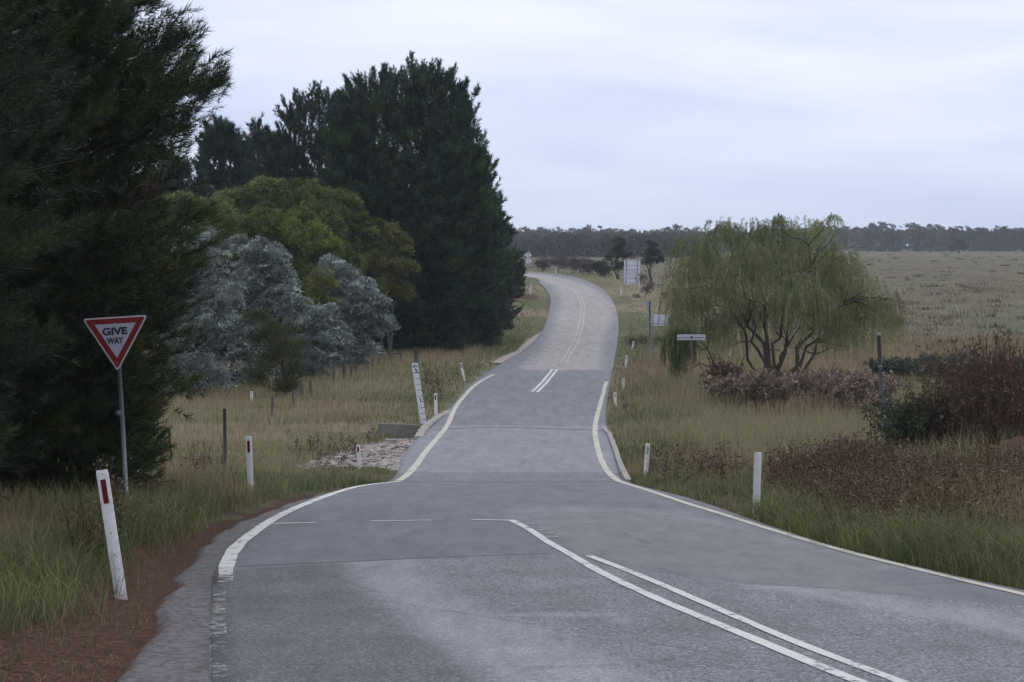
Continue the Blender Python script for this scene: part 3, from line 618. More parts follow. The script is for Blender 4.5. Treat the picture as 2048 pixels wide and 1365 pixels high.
    wood.build('trunk', M_BARK, o, True); wood2.build('branch', M_BARKD, o, True); fol.build('crown', M_NEEDLE, o); return o
G_P = None
def gpt(px, Y): x_ = (px - 1024) / F * Y; return (x_, Y, float(gz(x_, Y)[0]))
def hgt(py_top, Y, z): return (HOR - py_top) / F * Y - z
b_ = gpt(812, 138); H_ = hgt(160, 138, b_[2])
pine('pine_tree', b_, H_, [(0, 1.3), (.03, 2.7), (.08, 3.5), (.15, 4.0), (.25, 4.4), (.35, 4.6), (.5, 5.0), (.65, 5.3), (.8, 5.5), (.92, 5.3), (1, 4.6)], 520, 6, .52,
     'tallest broad dark green pine left of the road bend, against the sky', 'dark pines on the left', (.030, .060, .034), seed=1, trunk=.4, topup=60, candles=260, shell=17000, bough=1.0)
b_ = gpt(640, 146); pine('pine_tree', b_, hgt(200, 146, b_[2]), [(0, .5), (.06, 2.0), (.2, 2.9), (.4, 3.5), (.7, 4.0), (1, 3.5)], 300, 5.5, .52,
     'ragged dark pine crowding the left side of the tallest pine', 'dark pines on the left', (.028, .055, .034), seed=2, trunk=.3, topup=66, candles=90, shell=6500)
b_ = gpt(928, 158); pine('pine_tree', b_, hgt(300, 158, b_[2]), [(0, .3), (.06, 1.0), (.2, 1.6), (.4, 2.3), (.7, 2.9), (1, 2.6)], 240, 5, .6,
     'dark pine with an outward limb on the road side of the tallest pine', 'dark pines on the left', (.028, .056, .034), seed=3, trunk=.28, topup=30, candles=40, shell=4600, layer=.16)
b_ = gpt(445, 165); pine('pine_tree', b_, hgt(262, 165, b_[2]), [(0, .25), (.08, .9), (.2, 1.5), (.4, 2.2), (.7, 3.2), (1, 3.0)], 220, 4.6, .7,
     'pointed dark pine in the gap beside the nearest pine', 'dark pines on the left', (.026, .050, .036), seed=4, trunk=.25, topup=60, candles=60, shell=3400)
b_ = gpt(528, 170); pine('pine_tree', b_, hgt(276, 170, b_[2]), [(0, .3), (.1, 1.3), (.25, 1.8), (.4, 2.2), (.7, 2.8), (1, 2.8)], 180, 4.2, .7,
     'thin-topped dark pine between two others above the olive wattle', 'dark pines on the left', (.026, .050, .036), seed=5, trunk=.25, topup=72, candles=50)
b_ = gpt(345, 160); pine('pine_tree', b_, hgt(335, 160, b_[2]), [(0, .3), (.1, 1.8), (.3, 3.0), (.7, 3.6), (1, 3.6)], 180, 4.4, .7,
     'dark pine mostly hidden behind the limbs of the nearest pine', 'dark pines on the left', (.026, .050, .036), seed=6, trunk=.25, topup=60, candles=30, shell=3400)
b_ = gpt(1016, 196); pine('young_pine', b_, hgt(503, 196, b_[2]), [(0, .4), (.1, .8), (.3, 1.15), (.6, 1.2), (.8, 1.1), (1, .8)], 150, 8, .34,
     'small round dark pine on the bank at the left edge of the bend', 'dark pines on the left', (.035, .062, .03), needle=(24, .42, .09), seed=7, trunk=.12, topup=45, candles=30, shell=1400, bough=.5)
# the near pine, trunk just outside the frame
b_ = gpt(-215, 33)
pine('pine_tree', b_, 15.5, [(0, .3), (.1, 1.2), (.3, 2.2), (.45, 2.7), (.54, 3.1), (.59, 3.7), (.625, 4.1), (.675, 4.15), (.72, 3.4), (.755, 3.6), (.79, 3.95), (.85, 3.75), (.90, 3.5), (.94, 3.4), (.97, 3.2), (1, 3.0)], 520, 10.5, .30,
     'huge nearest pine filling the left edge of the picture behind the give way sign', 'dark pines on the left', (.036, .052, .024), needle=(44, .45, .034), seed=8, trunk=.34, topup=22, bare=.2, azr=(-2.3, 1.2), candles=10, shell=19000, layer=.14, bough=.8, deadf=.04)
b_ = (-8.7, 24.0, float(gz(-8.7, 24.0)[0]))  # extra pine added beside the camera to shade the near left foreground
pine('pine_tree', b_, 14.0, [(0, .3), (.1, 1.4), (.3, 2.6), (.5, 3.6), (.65, 4.0), (.8, 4.1), (.88, 3.9), (.94, 3.5), (1, 3.0)], 260, 9, .28,
     'added pine shading the near left verge, its limbs reaching in from the left picture edge, closest to the camera', 'dark pines on the left', (.026, .040, .020), needle=(60, .42, .022), seed=10, trunk=.3, topup=22, bare=.2, azr=(-2.6, 1.6), candles=10, shell=9000, layer=.12, bough=.7, deadf=.04)
b_ = gpt(40, 34.5)
pine('young_pine', b_, 3.3, [(0, .2), (.1, .7), (.3, 1.2), (.6, 1.7), (.85, 1.85), (1, 1.5)], 190, 17, .30,
     'low bushy young pine at the far left, under the limbs of the nearest pine', 'dark pines on the left', (.045, .072, .022), needle=(40, .45, .034), seed=9, trunk=.07, topup=60, candles=30, shell=1800, bough=.5)

# ------------------------------------------------------------------ leafy trees
def leafy(name, lobes, Y, label, cat, group, cols, clump, cs, dens, mat, seed, base=None, proto_kw=None, nstem=4, barkm=None, depth=1.0, inner=.12, up=.55, wr=.05, nsub=14, subr=.30, sflat=.8):
    """lobes: (px, py, radius in px[, offset in Y]) of the photograph at distance Y"""
    global rng
    rng = np.random.default_rng(seed); s_ = F / Y; px0 = np.mean([q[0] for q in lobes]) if base is None else base
    g = gpt(px0, Y); o = empty(name, g, label, cat, group); g = np.array(g)
    protos = [leafclump_proto(clump[0], clump[1], clump[2], seed + i, **(proto_kw or {})) for i in range(4)]
    fol = Buf(); wd = Buf(); cen = []
    for q in lobes:
        dy = q[3] if len(q) > 3 else (rng.random() - .5) * q[2] / s_ * 1.2 * depth
        c_ = at(q[0], q[1], Y) + np.array([0, dy, 0]); r_ = q[2] / s_ * (1.16 if name == 'silver_tree' else 1.0); cen.append((c_, r_))
    cen_arr = np.array([c_ for c_, _ in cen])
    for c_, r_ in cen:
        m_ = int(dens * (r_ / cs) ** 2) + 6; ns_ = max(5, int(nsub * r_ ** 1.2)); SDv = rng.standard_normal((ns_, 3)); SDv /= np.linalg.norm(SDv, axis=1)[:, None]; SDv[:, 2] = np.where(SDv[:, 2] < -.4, -SDv[:, 2], SDv[:, 2])
        SC_ = SDv * r_ * (.62 + .34 * rng.random((ns_, 1))); SR_ = r_ * subr * (.65 + .7 * rng.random(ns_)); tone_ = (.70 + .60 * rng.random(ns_)) * (.82 + .36 * rng.random()); j_ = rng.integers(0, ns_, m_)
        D = rng.standard_normal((m_, 3)); D /= np.linalg.norm(D, axis=1)[:, None]; D[:, 2] = np.where(rng.random(m_) < .7, np.abs(D[:, 2]), D[:, 2]); D[:, 2] = D[:, 2] * .9 + .1
        P = c_ + SC_[j_] + D * (SR_[j_] * (.75 + .35 * rng.random(m_)))[:, None] * np.array([1, 1, sflat]); isin = rng.random(m_) < inner; P = np.where(isin[:, None], c_ + (P - c_) * rng.random((m_, 1)) ** .5 * .8, P); nrm = D + np.array([0, 0, up]); rm = rotz_to(nrm); kk = rng.integers(0, 4, m_)
        cc = np.array(cols)[rng.integers(0, len(cols), m_)] * (.8 + .4 * rng.random((m_, 1))) * tone_[j_][:, None]
        sz = cs * (.6 + .7 * rng.random(m_))
        for k_ in range(4):
            w_ = kk == k_; fol.scatter(protos[k_], (P - g)[w_], rm[w_], sz[w_], cc[w_])
    order = sorted(range(len(cen)), key=lambda i: cen[i][0][2])
    stems = Buf(); nst = min(nstem, len(cen)); heads = []
    for j in range(nst):
        h_ = np.array([(rng.random() - .5) * .5, (rng.random() - .5) * .4, -.1]); tgt = cen[order[int((j + .5) * len(cen) / nst)]][0] - g
        stems.tube(limb_path(h_, tgt, -.05, 0, 7, .02), np.linspace(wr * 1.8, wr * .5, 7), 6, (.1, .08, .07)); heads.append((h_, tgt))
    for c_, r_ in cen:
        t_ = c_ - g; h_, tg = heads[int(np.argmin([np.linalg.norm(tg_ - t_) for _, tg_ in heads]))]; a0 = h_ + (tg - h_) * .55
        wd.tube(limb_path(a0, t_, .03, 0, 5, .03), np.linspace(wr * .7, wr * .25, 5), 5, (.1, .08, .07))
        for _ in range(5):
            d_ = rng.standard_normal(3); d_[2] = abs(d_[2]); d_ /= np.linalg.norm(d_); wd.tube(limb_path(a0 * .35 + t_ * .65, t_ + d_ * r_ * .85, .02, 0, 4, .03), np.linspace(wr * .35, .008, 4), 4, (.1, .08, .07), cap=False)
    stems.build('trunk', barkm or M_BARK, o, True); wd.build('branch', barkm or M_BARK, o, True); fol.build('crown', mat, o); return o
OL = [(.138, .168, .050), (.098, .125, .042), (.185, .210, .064), (.058, .080, .032)]
kw = dict(flat=.8, up=.7)
G1 = 'olive wattles between the pines and the fence'
leafy('wattle_tree', [(468, 420, 44), (520, 408, 48), (575, 405, 46), (630, 412, 46), (680, 430, 46), (715, 465, 44), (560, 450, 70), (640, 480, 75), (740, 520, 44), (600, 560, 70), (690, 560, 60), (660, 640, 60), (520, 500, 60)], 132,
      'wide domed olive green wattle, its round top below the tall pines', 'wattle tree', G1, OL, (46, .20, .32), .36, 14, M_LEAF, 21, 600, kw, 5, nsub=20, subr=.27, inner=.10)
leafy('wattle_tree', [(285, 430, 34), (335, 425, 38), (385, 432, 40), (430, 440, 40), (350, 470, 50), (430, 500, 52), (300, 500, 45)], 112,
      'olive green wattle behind the leftmost silver tree, partly under the nearest pine', 'wattle tree', G1, OL, (46, .20, .32), .36, 14, M_LEAF, 22, 370, kw, 4, nsub=20, subr=.27, inner=.10)
leafy('wattle_tree', [(795, 500, 30), (805, 545, 30), (770, 540, 34), (765, 590, 34), (800, 592, 26), (790, 470, 20)], 128,
      'slim olive green wattle at the right end, against the dark pine skirts', 'wattle tree', G1, [(.10, .108, .032), (.085, .10, .03), (.115, .12, .04)], (46, .20, .32), .36, 14, M_LEAF, 23, 770, kw, 3, nsub=20, subr=.27, inner=.10)
leafy('wattle_tree', [(520, 470, 48), (570, 478, 50), (630, 500, 50), (650, 560, 44), (640, 600, 34), (480, 480, 38), (560, 540, 50)], 121,
      'bright yellow-green wattle directly above the silver trees', 'wattle tree', G1, [(.125, .155, .03), (.10, .13, .03), (.15, .175, .035)], (46, .20, .32), .34, 14, M_LEAF, 24, 575, kw, 3, nsub=20, subr=.27, inner=.10)
leafy('wattle_tree', [(640, 570, 26), (628, 610, 26), (655, 620, 22)], 117, 'small yellow-green wattle sprig between two silver trees', 'wattle tree', G1,
      [(.13, .15, .03), (.11, .125, .03)], (46, .17, .30), .36, 14, M_LEAF, 25, 640, kw, 2, nsub=20, subr=.27, inner=.10)
SI = [(.275, .32, .31), (.20, .235, .22), (.42, .47, .46), (.11, .135, .115), (.15, .18, .155)]; SD_ = [(.19, .215, .195), (.15, .175, .155), (.24, .27, .25)]
kws = dict(flat=.42, up=.9); G2 = 'silver-leaved trees along the fence'
leafy('silver_tree', [(395, 478, 30), (385, 520, 36), (420, 540, 40), (370, 590, 44), (410, 640, 46), (350, 690, 46), (350, 770, 30), (380, 740, 46), (330, 740, 30), (440, 600, 40), (370, 790, 34), (420, 765, 36), (330, 790, 26)], 101,
      'tall thin grey silver-leaved tree at the left, next to the nearest pine', 'silver tree', G2, SD_ + SI[:1], (44, .15, .38), .32, 15, M_SILVER, 31, 400, kws, 4, M_BARKG, nsub=24, subr=.27, sflat=.5, inner=.26, up=.9)
leafy('silver_tree', [(495, 508, 34), (530, 530, 38), (560, 560, 34), (575, 600, 34), (500, 570, 44), (545, 610, 44), (470, 620, 44), (590, 640, 28), (480, 680, 46), (440, 720, 44), (420, 690, 40), (500, 730, 40), (465, 775, 32), (515, 765, 32), (430, 780, 26)], 107,
      'large pale silver tree with the whitest rounded crown', 'silver tree', G2, SI, (48, .15, .38), .34, 19, M_SILVER, 32, 490, kws, 5, M_BARKG, nsub=24, subr=.27, sflat=.5, inner=.26, up=.9)
leafy('silver_tree', [(615, 640, 28), (645, 645, 32), (665, 680, 32), (630, 700, 36), (655, 730, 28), (600, 740, 34), (620, 765, 22), (575, 760, 30), (605, 772, 22), (640, 762, 18)], 112,
      'low silver tree right of the dark green bush, drooping to the fence', 'silver tree', G2, SI, (48, .15, .38), .32, 19, M_SILVER, 33, 630, kws, 4, M_BARKG, nsub=24, subr=.27, sflat=.5, inner=.26, up=.9)
leafy('silver_tree', [(665, 545, 26), (690, 570, 32), (720, 600, 34), (745, 620, 30), (765, 655, 24), (700, 640, 40), (735, 670, 34), (690, 690, 38), (720, 710, 26), (680, 600, 28), (738, 708, 20), (705, 728, 22), (675, 735, 22)], 119,
      'silver tree at the right end of the row, reaching over the dark shade', 'silver tree', G2, SI, (48, .15, .38), .34, 19, M_SILVER, 34, 705, kws, 4, M_BARKG, nsub=24, subr=.27, sflat=.5, inner=.26, up=.9)
leafy('green_bush', [(520, 650, 26), (535, 690, 36), (560, 680, 34), (580, 720, 34), (545, 740, 40), (590, 755, 28), (525, 770, 28), (600, 700, 18), (555, 785, 30), (580, 780, 22)], 100,
      'dark green rounded bush between two silver trees at the fence', 'bush', None, [(.055, .065, .022), (.07, .08, .026), (.045, .055, .02)], (50, .15, .22), .36, 13, M_LEAF, 35, 555, dict(flat=.8, up=.9), 4)
DG = [(.028, .045, .026), (.038, .055, .03), (.045, .062, .035)]
leafy('small_tree', [(1240, 490, 12), (1232, 510, 13), (1250, 515, 12), (1222, 520, 9), (1240, 535, 12)], 262, 'dark small tree behind the tall white board', 'tree', 'two small dark trees near the white board', DG, (40, .2, .4), .42, 11, M_LEAF, 41, 1240, kw, 2, wr=.06)
leafy('small_tree', [(1303, 492, 9), (1298, 510, 11), (1310, 515, 12), (1293, 525, 8), (1318, 522, 8), (1304, 528, 8)], 250, 'dark small tree on a bare thin trunk right of the tall white board', 'tree', 'two small dark trees near the white board', DG, (40, .2, .4), .40, 9, M_LEAF, 42, 1306, kw, 2, wr=.06)
SC = [(.12, .10, .095), (.10, .088, .082), (.09, .09, .07)]
for i, (a_, b__, c_, lb) in enumerate([(1085, 528, 11, 'purple-grey scrub just right of the two diamond signs'), (1120, 524, 12, 'purple-grey scrub behind the guide post on the bend'), (1150, 528, 12, 'purple-grey scrub at mid bend beyond the road'), (1182, 532, 12, 'grey scrub left of the darker round shrub'), (1203, 538, 14, 'darker round shrub left of the tall white board')]):
    leafy('scrub', [(a_, b__, c_), (a_ + 12, b__ + 3, c_ * .8), (a_ - 12, b__ + 4, c_ * .8), (a_, b__ + 10, c_ * .9)], 300 - i * 9, lb, 'scrub', 'scrub beyond the road bend', SC if i < 4 else DG, (34, .2, .3), .6, 8, M_LEAF, 50 + i, a_, kw, 2, M_BARKG, wr=.04)
leafy('scrub', [(1010, 620, 16), (985, 640, 18), (1015, 650, 12), (965, 650, 16)], 150, 'dark undergrowth at the foot of the pines above the lay-by', 'scrub', None, [(.04, .045, .028), (.07, .06, .045)], (34, .16, .3), .4, 9, M_LEAF, 58, 995, kw, 2, wr=.03)
leafy('scrub', [(1285, 560, 10), (1292, 590, 12), (1275, 600, 9), (1300, 575, 9), (1290, 618, 9)], 205, 'brown-grey scrub under the white board, behind the small signs', 'scrub', None, SC, (34, .16, .3), .42, 8, M_LEAF, 59, 1288, kw, 2, M_BARKG, wr=.03)
leafy('bramble', [(1260, 690, 12), (1290, 688, 14), (1320, 690, 12)], 137, 'flat dark bramble patch left of the willow, by the guide posts', 'bramble', None, [(.10, .075, .06), (.08, .06, .05)], (34, .12, .3), .34, 9, M_TWIG, 60, 1290, kw, 2, wr=.02)

# willow
def willow(Y=103.0):
    global rng
    rng = np.random.default_rng(77); g = np.array(gpt(1545, Y)); s_ = F / Y
    o = empty('willow_tree', tuple(g), 'wide weeping willow with hanging green strands right of the road', 'willow tree')
    lobes = [(1395, 505, 48, 75), (1376, 560, 42, 95), (1440, 480, 48, 80), (1500, 475, 42, 85), (1550, 462, 36, 80), (1605, 470, 42, 85), (1648, 462, 26, 70), (1470, 545, 60, 90), (1545, 540, 60, 95), (1625, 535, 56, 95),
             (1680, 575, 46, 95), (1715, 610, 42, 95), (1640, 630, 46, 90), (1366, 600, 24, 120), (1364, 640, 16, 95), (1500, 615, 40, 80), (1560, 620, 40, 80), (1755, 630, 20, 70), (1700, 660, 30, 80), (1430, 590, 44, 85), (1750, 610, 26, 90), (1395, 615, 34, 105), (1425, 655, 28, 90), (1665, 650, 26, 80), (1768, 598, 20, 80), (1786, 628, 11, 55), (1345, 590, 26, 100), (1555, 445, 16, 40), (1652, 440, 15, 45), (1450, 455, 20, 50), (1500, 520, 50, 90), (1590, 590, 50, 90), (1470, 640, 36, 80), (1780, 640, 14, 60), (1410, 530, 40, 80), (1665, 520, 40, 90), (1700, 545, 40, 90), (1735, 580, 34, 90), (1690, 640, 36, 100), (1580, 500, 44, 90), (1620, 590, 44, 90)]
    cen = []
    for q in lobes: cen.append((at(q[0], q[1], Y) + np.array([0, (rng.random() - .5) * 4.6, 0]) - g, q[2] / s_, q[3] / s_))
    wood = Buf(); main = Buf(); heads = []
    tr = [(1400, 700), (1430, 560), (1465, 500), (1530, 480), (1570, 520), (1610, 490), (1660, 520), (1690, 600), (1730, 620), (1500, 600), (1590, 600)]
    for j, (a_, b2) in enumerate(tr):
        tgt = at(a_, b2, Y) - g + np.array([0, (rng.random() - .5) * 3, 0]); st = np.array([(a_ - 1560) / 240 * .55 + .1, (rng.random() - .5) * .6, -.15])
        P = limb_path(st, tgt, .10 if j == 0 else (-.10 + .14 * rng.random()), 0, 9, .03); (main if j < 8 else wood).tube(P, np.linspace(.13 if j % 3 == 0 else .08, .025, 9), 7, (.04, .035, .03)); heads.append(P)
        for _ in range(6):
            i0 = rng.integers(3, 8); d_ = rng.standard_normal(3) * .8 + np.array([np.sign(tgt[0]) * .5, 0, .8]); d_ /= np.linalg.norm(d_)
            wood.tube(limb_path(P[i0], P[i0] + d_ * (1 + rng.random() * 1.2), -.06, 0, 5, .04), np.linspace(.035, .008, 5), 4, (.04, .035, .03), cap=False)
    allp = np.concatenate(heads)
    lf = Buf(); proto = (np.array([[-.5, 0, 0], [.5, 0, 0], [.15, 0, 1.0]]), np.array([0, 1, 2]), np.array([3]), np.array([1., 1., 1.1])); pos = []; D = []; cl = []
    strand = Buf()
    for c_, r_, h_ in cen:
        i0 = int(np.argmin(np.linalg.norm(allp - c_, axis=1))); wood.tube(limb_path(allp[i0], c_, -.08, 0, 5, .03), np.linspace(.04, .012, 5), 4, (.04, .035, .03), cap=False)
        ns = int((70 + 70 * rng.random()) * r_ * r_) + 30; ltone = .72 + .5 * rng.random()
        for _ in range(ns):
            d_ = rng.standard_normal(3); d_ /= np.linalg.norm(d_); d_[2] = abs(d_[2]) if rng.random() < .75 else d_[2]
            p0 = c_ + d_ * r_ * rng.random() ** .4; ln = h_ * (.35 + .75 * rng.random()); out_ = np.array([d_[0], d_[1], 0]) * .28 * ln; m_ = int(ln * 26) + 5
            t_ = np.linspace(0, 1, m_)[:, None]; P = p0 + out_ * (1 - (1 - t_) ** 2) + np.array([0, 0, 1]) * (.22 * ln * t_ - 1.05 * ln * t_ ** 1.7) + .02 * rng.standard_normal((m_, 3))
            zmin = -.0 + .25; P = P[P[:, 2] > zmin]; 
            if len(P) < 3: continue
            tone = np.array([.19, .215, .095]) * (.55 + .75 * rng.random()); 
            if rng.random() < .2: tone = tone * np.array([1.25, 1.15, 1.0])
            dd = rng.standard_normal((len(P), 3)) * .5 + np.array([0, 0, -1.1]); pos.append(P); D.append(dd); cl.append(np.repeat(tone[None] * ltone, len(P), 0))
    # hanging curtains at the left
    for (a_, b2, e_, n_) in [(1350, 650, 775, 60), (1330, 668, 735, 30), (1390, 660, 735, 26), (1342, 655, 690, 30), (1372, 640, 760, 30), (1358, 650, 765, 40), (1380, 650, 720, 30)]:
        for _ in range(n_):
            p0 = at(a_ + rng.standard_normal() * 5, b2 + rng.random() * 20, Y) - g + np.array([0, rng.standard_normal() * .25, 0]); zE = at(a_, e_, Y)[2] - g[2]; ln = (p0[2] - max(zE, .3)) * (.5 + .5 * rng.random()); m_ = int(ln * 26) + 4
            t_ = np.linspace(0, 1, m_)[:, None]; P = p0 + np.array([.05 * rng.standard_normal(), 0, -1 * ln]) * t_ + .02 * rng.standard_normal((m_, 3)); pos.append(P); D.append(rng.standard_normal((m_, 3)) * .35 + np.array([0, 0, -1.2])); cl.append(np.repeat(np.array([[.09, .12, .045]]) * (.8 + .4 * rng.random()), m_, 0))
    pos = np.concatenate(pos); D = np.concatenate(D); cl = np.concatenate(cl)
    lf.scatter(proto, pos, rotz_to(D), np.c_[np.full(len(pos), .020), np.ones(len(pos)), .10 + .06 * rng.random(len(pos))], cl, .15)
    main.build('trunk', M_BARK, o, True); wood.build('branch', M_BARK, o, True); lf.build('crown', M_LEAF, o)
willow()

# ------------------------------------------------------------------ brush, brambles, dead weeds
def brush(name, px, py, Y, wpx, hpx, label, cat, group, cols, seed, stems=60, leafn=1600, lsize=.035, dens_up=.5, stemc=(.085, .06, .05), spread=.6, dep=1.2, upright=.8, mat=None):
    """woody bush: many thin stems with small leaves; (px, py) is its foot"""
    global rng
    rng = np.random.default_rng(seed); s_ = F / Y; g = np.array(gpt(px, Y)); Wd = wpx / s_; Hh = hpx / s_; o = empty(name, tuple(g), label, cat, group)
    st = Buf(); pos = []
    for i in range(stems):
        r0 = rng.random() ** .5; a_ = rng.random() * 6.283; f_ = np.array([math.cos(a_) * r0 * Wd * .42, math.sin(a_) * r0 * dep * .42, -.05]); top = f_ * np.array([1.25, 1.25, 0]) + np.array([rng.standard_normal() * .12 * Hh, rng.standard_normal() * .12 * Hh, Hh * (.55 + .5 * rng.random()) * (1 - .45 * r0 * (1 - dens_up))])
        f_[2] += float(gz(g[0] + f_[0], g[1] + f_[1])[0] - g[2]); top[2] += f_[2]
        P = limb_path(f_, top, -.03, 0, 6, .03); st.tube(P, np.linspace(.012, .005, 6) * (Y / 45) ** .5, 3, stemc, cap=False); pos.append(P[2:])
        for _ in range(4):
            i0 = rng.integers(1, 5); d_ = rng.standard_normal(3); d_[2] = abs(d_[2]) * upright; q = P[i0] + d_ / np.linalg.norm(d_) * Hh * (.12 + .22 * rng.random()); P2 = limb_path(P[i0], q, -.05, 0, 4, .05); st.tube(P2, np.linspace(.007, .003, 4) * (Y / 45) ** .5, 3, stemc, cap=False); pos.append(P2[1:]); pos.append(P2[2:])
    pos = np.concatenate(pos); k_ = rng.integers(0, len(pos), leafn); P = pos[k_] + rng.standard_normal((leafn, 3)) * .05 * Hh ** .5
    lp = leafclump_proto(7, .7, .45, seed, flat=.9, hemi=False, up=.2); b2 = Buf(); cc = np.array(cols)[rng.integers(0, len(cols), leafn)] * (.7 + .6 * rng.random((leafn, 1)))
    b2.scatter(lp, P, rotz_to(rng.standard_normal((leafn, 3))), lsize * (.7 + .7 * rng.random(leafn)), cc)
    st.build('stem', M_TWIG, o); b2.build('leaf', mat or M_LEAF, o); return o
BR = [(.16, .105, .085), (.115, .082, .072), (.20, .15, .12), (.09, .068, .06), (.27, .225, .18), (.14, .12, .085)]
G3 = 'brown dead bramble clumps below the willow'
for i, (a_, y_, w_, h_, d_, lb) in enumerate([(1480, 100, 110, 66, 2.4, 'low brown bramble clump at the left end under the willow'), (1560, 97, 130, 88, 2.6, 'brown bramble clump below the willow trunks'), (1650, 95, 140, 98, 2.6, 'brown bramble clump left of the leaning steel pole'), (1730, 93, 110, 92, 2.6, 'brown bramble clump touching the leaning steel pole'), (1610, 100, 110, 44, 3.4, 'low spreading brown bramble in front of the willow clumps'), (1690, 94, 130, 56, 3.4, 'foremost low brown bramble left of the dark green shrub'), (1445, 104, 60, 34, 2.0, 'smallest brown bramble at the left foot of the willow')]):
    brush('bramble', a_, 0, y_ - 8, w_, h_, lb, 'bramble', G3, [tuple(1.35 * q_ for q_ in c_) for c_ in BR], 200 + i, 90, 2300, .065, .9, dep=d_)
G4 = 'tall rust-brown shrubs on the right bank'
RB = [(.13, .065, .050), (.10, .06, .05), (.16, .105, .08), (.07, .055, .046), (.22, .18, .15), (.10, .095, .06)]
for i, (a_, y_, w_, h_, lb) in enumerate([(1905, 46, 140, 215, 'leggy rust-brown shrub next to the dark green shrub'), (1985, 44.5, 140, 235, 'tallest rust-brown shrub on the right bank'), (2070, 45, 150, 225, 'rust-brown shrub cut by the right picture edge'), (1950, 49, 160, 215, 'rust-brown shrub at the back of the right bank')]):
    brush('brown_shrub', a_, 0, y_, w_, h_ + 22, lb, 'shrub', G4, RB, 210 + i, 95, 1050, .030, .9, dep=1.6, upright=1.8, stemc=(.095, .062, .05))
G6 = 'low brown weed bushes on the right verge'
for i, (a_, y_, w_, h_, lb) in enumerate([(1590, 44, 90, 66, 'low brown weed bush nearest the plain wide guide post'), (1650, 43, 110, 92, 'low brown weed bush second from the plain wide guide post'), (1720, 42.5, 110, 110, 'brown weed bush in front of the dark green shrub'), (1800, 40, 120, 90, 'brown weed bush below the foot of the dark green shrub'), (1880, 37, 120, 92, 'brown weed bush left of the bare red soil'), (1770, 36, 120, 70, 'foremost brown weed bush behind the roadside tussocks'), (2000, 35, 130, 82, 'brown weed bush in front of the bare red soil')]):
    brush('weed_bush', a_, 0, y_, w_, h_, lb, 'weed bush', G6, BR, 260 + i, 46, 1000, .026, .8, dep=1.3, stemc=(.12, .085, .06))
brush('green_shrub', 1838, 0, 46, 130, 175, 'dark green shrub beside the leaning steel pole', 'shrub', None, [(.035, .05, .026), (.05, .065, .035), (.07, .085, .05)], 220, 60, 3000, .036, .8, dep=1.3)
G5 = 'grey-green blackberry thicket behind the right bank'
BB = [(.085, .115, .075), (.06, .085, .055), (.11, .14, .10)]
for i, (a_, y_, w_, h_, lb) in enumerate([(1800, 112, 120, 46, 'grey-green blackberry mound nearest the willow'), (1890, 110, 150, 60, 'middle grey-green blackberry mound before the field'), (1990, 108, 150, 54, 'grey-green blackberry mound at the right before the field'), (2080, 107, 120, 44, 'grey-green blackberry mound cut by the right picture edge')]):
    brush('blackberry_bush', a_, 0, y_, w_, h_, lb, 'blackberry bush', G5, BB, 230 + i, 80, 3600, .085, .9, dep=3.2)
brush('dead_bush', 1450, 0, 101, 62, 80, 'reddish twiggy dead bush under the left limb of the willow', 'bush', None, [(.10, .065, .06), (.075, .05, .048)], 240, 50, 500, .05, .8)
brush('dead_bush', 400, 0, 50, 110, 110, 'thin grey dead bush by the single grey fence stake', 'bush', None, [(.11, .095, .08), (.16, .13, .11)], 241, 34, 260, .022, .8, stemc=(.12, .10, .085))
brush('weed_clump', 185, 0, 22.5, 90, 200, 'dead brown weed clump left of the nearest guide post', 'weed', None, [(.09, .06, .03), (.13, .09, .05), (.2, .17, .12)], 242, 12, 330, .013, .8, dep=.4, stemc=(.08, .06, .04))
brush('weed_clump', 222, 0, 25.5, 60, 190, 'dead brown weed clump between the nearest guide post and the sign pole', 'weed', None, [(.10, .075, .04), (.3, .27, .22)], 243, 9, 180, .016, .8, dep=.4, stemc=(.1, .075, .045))

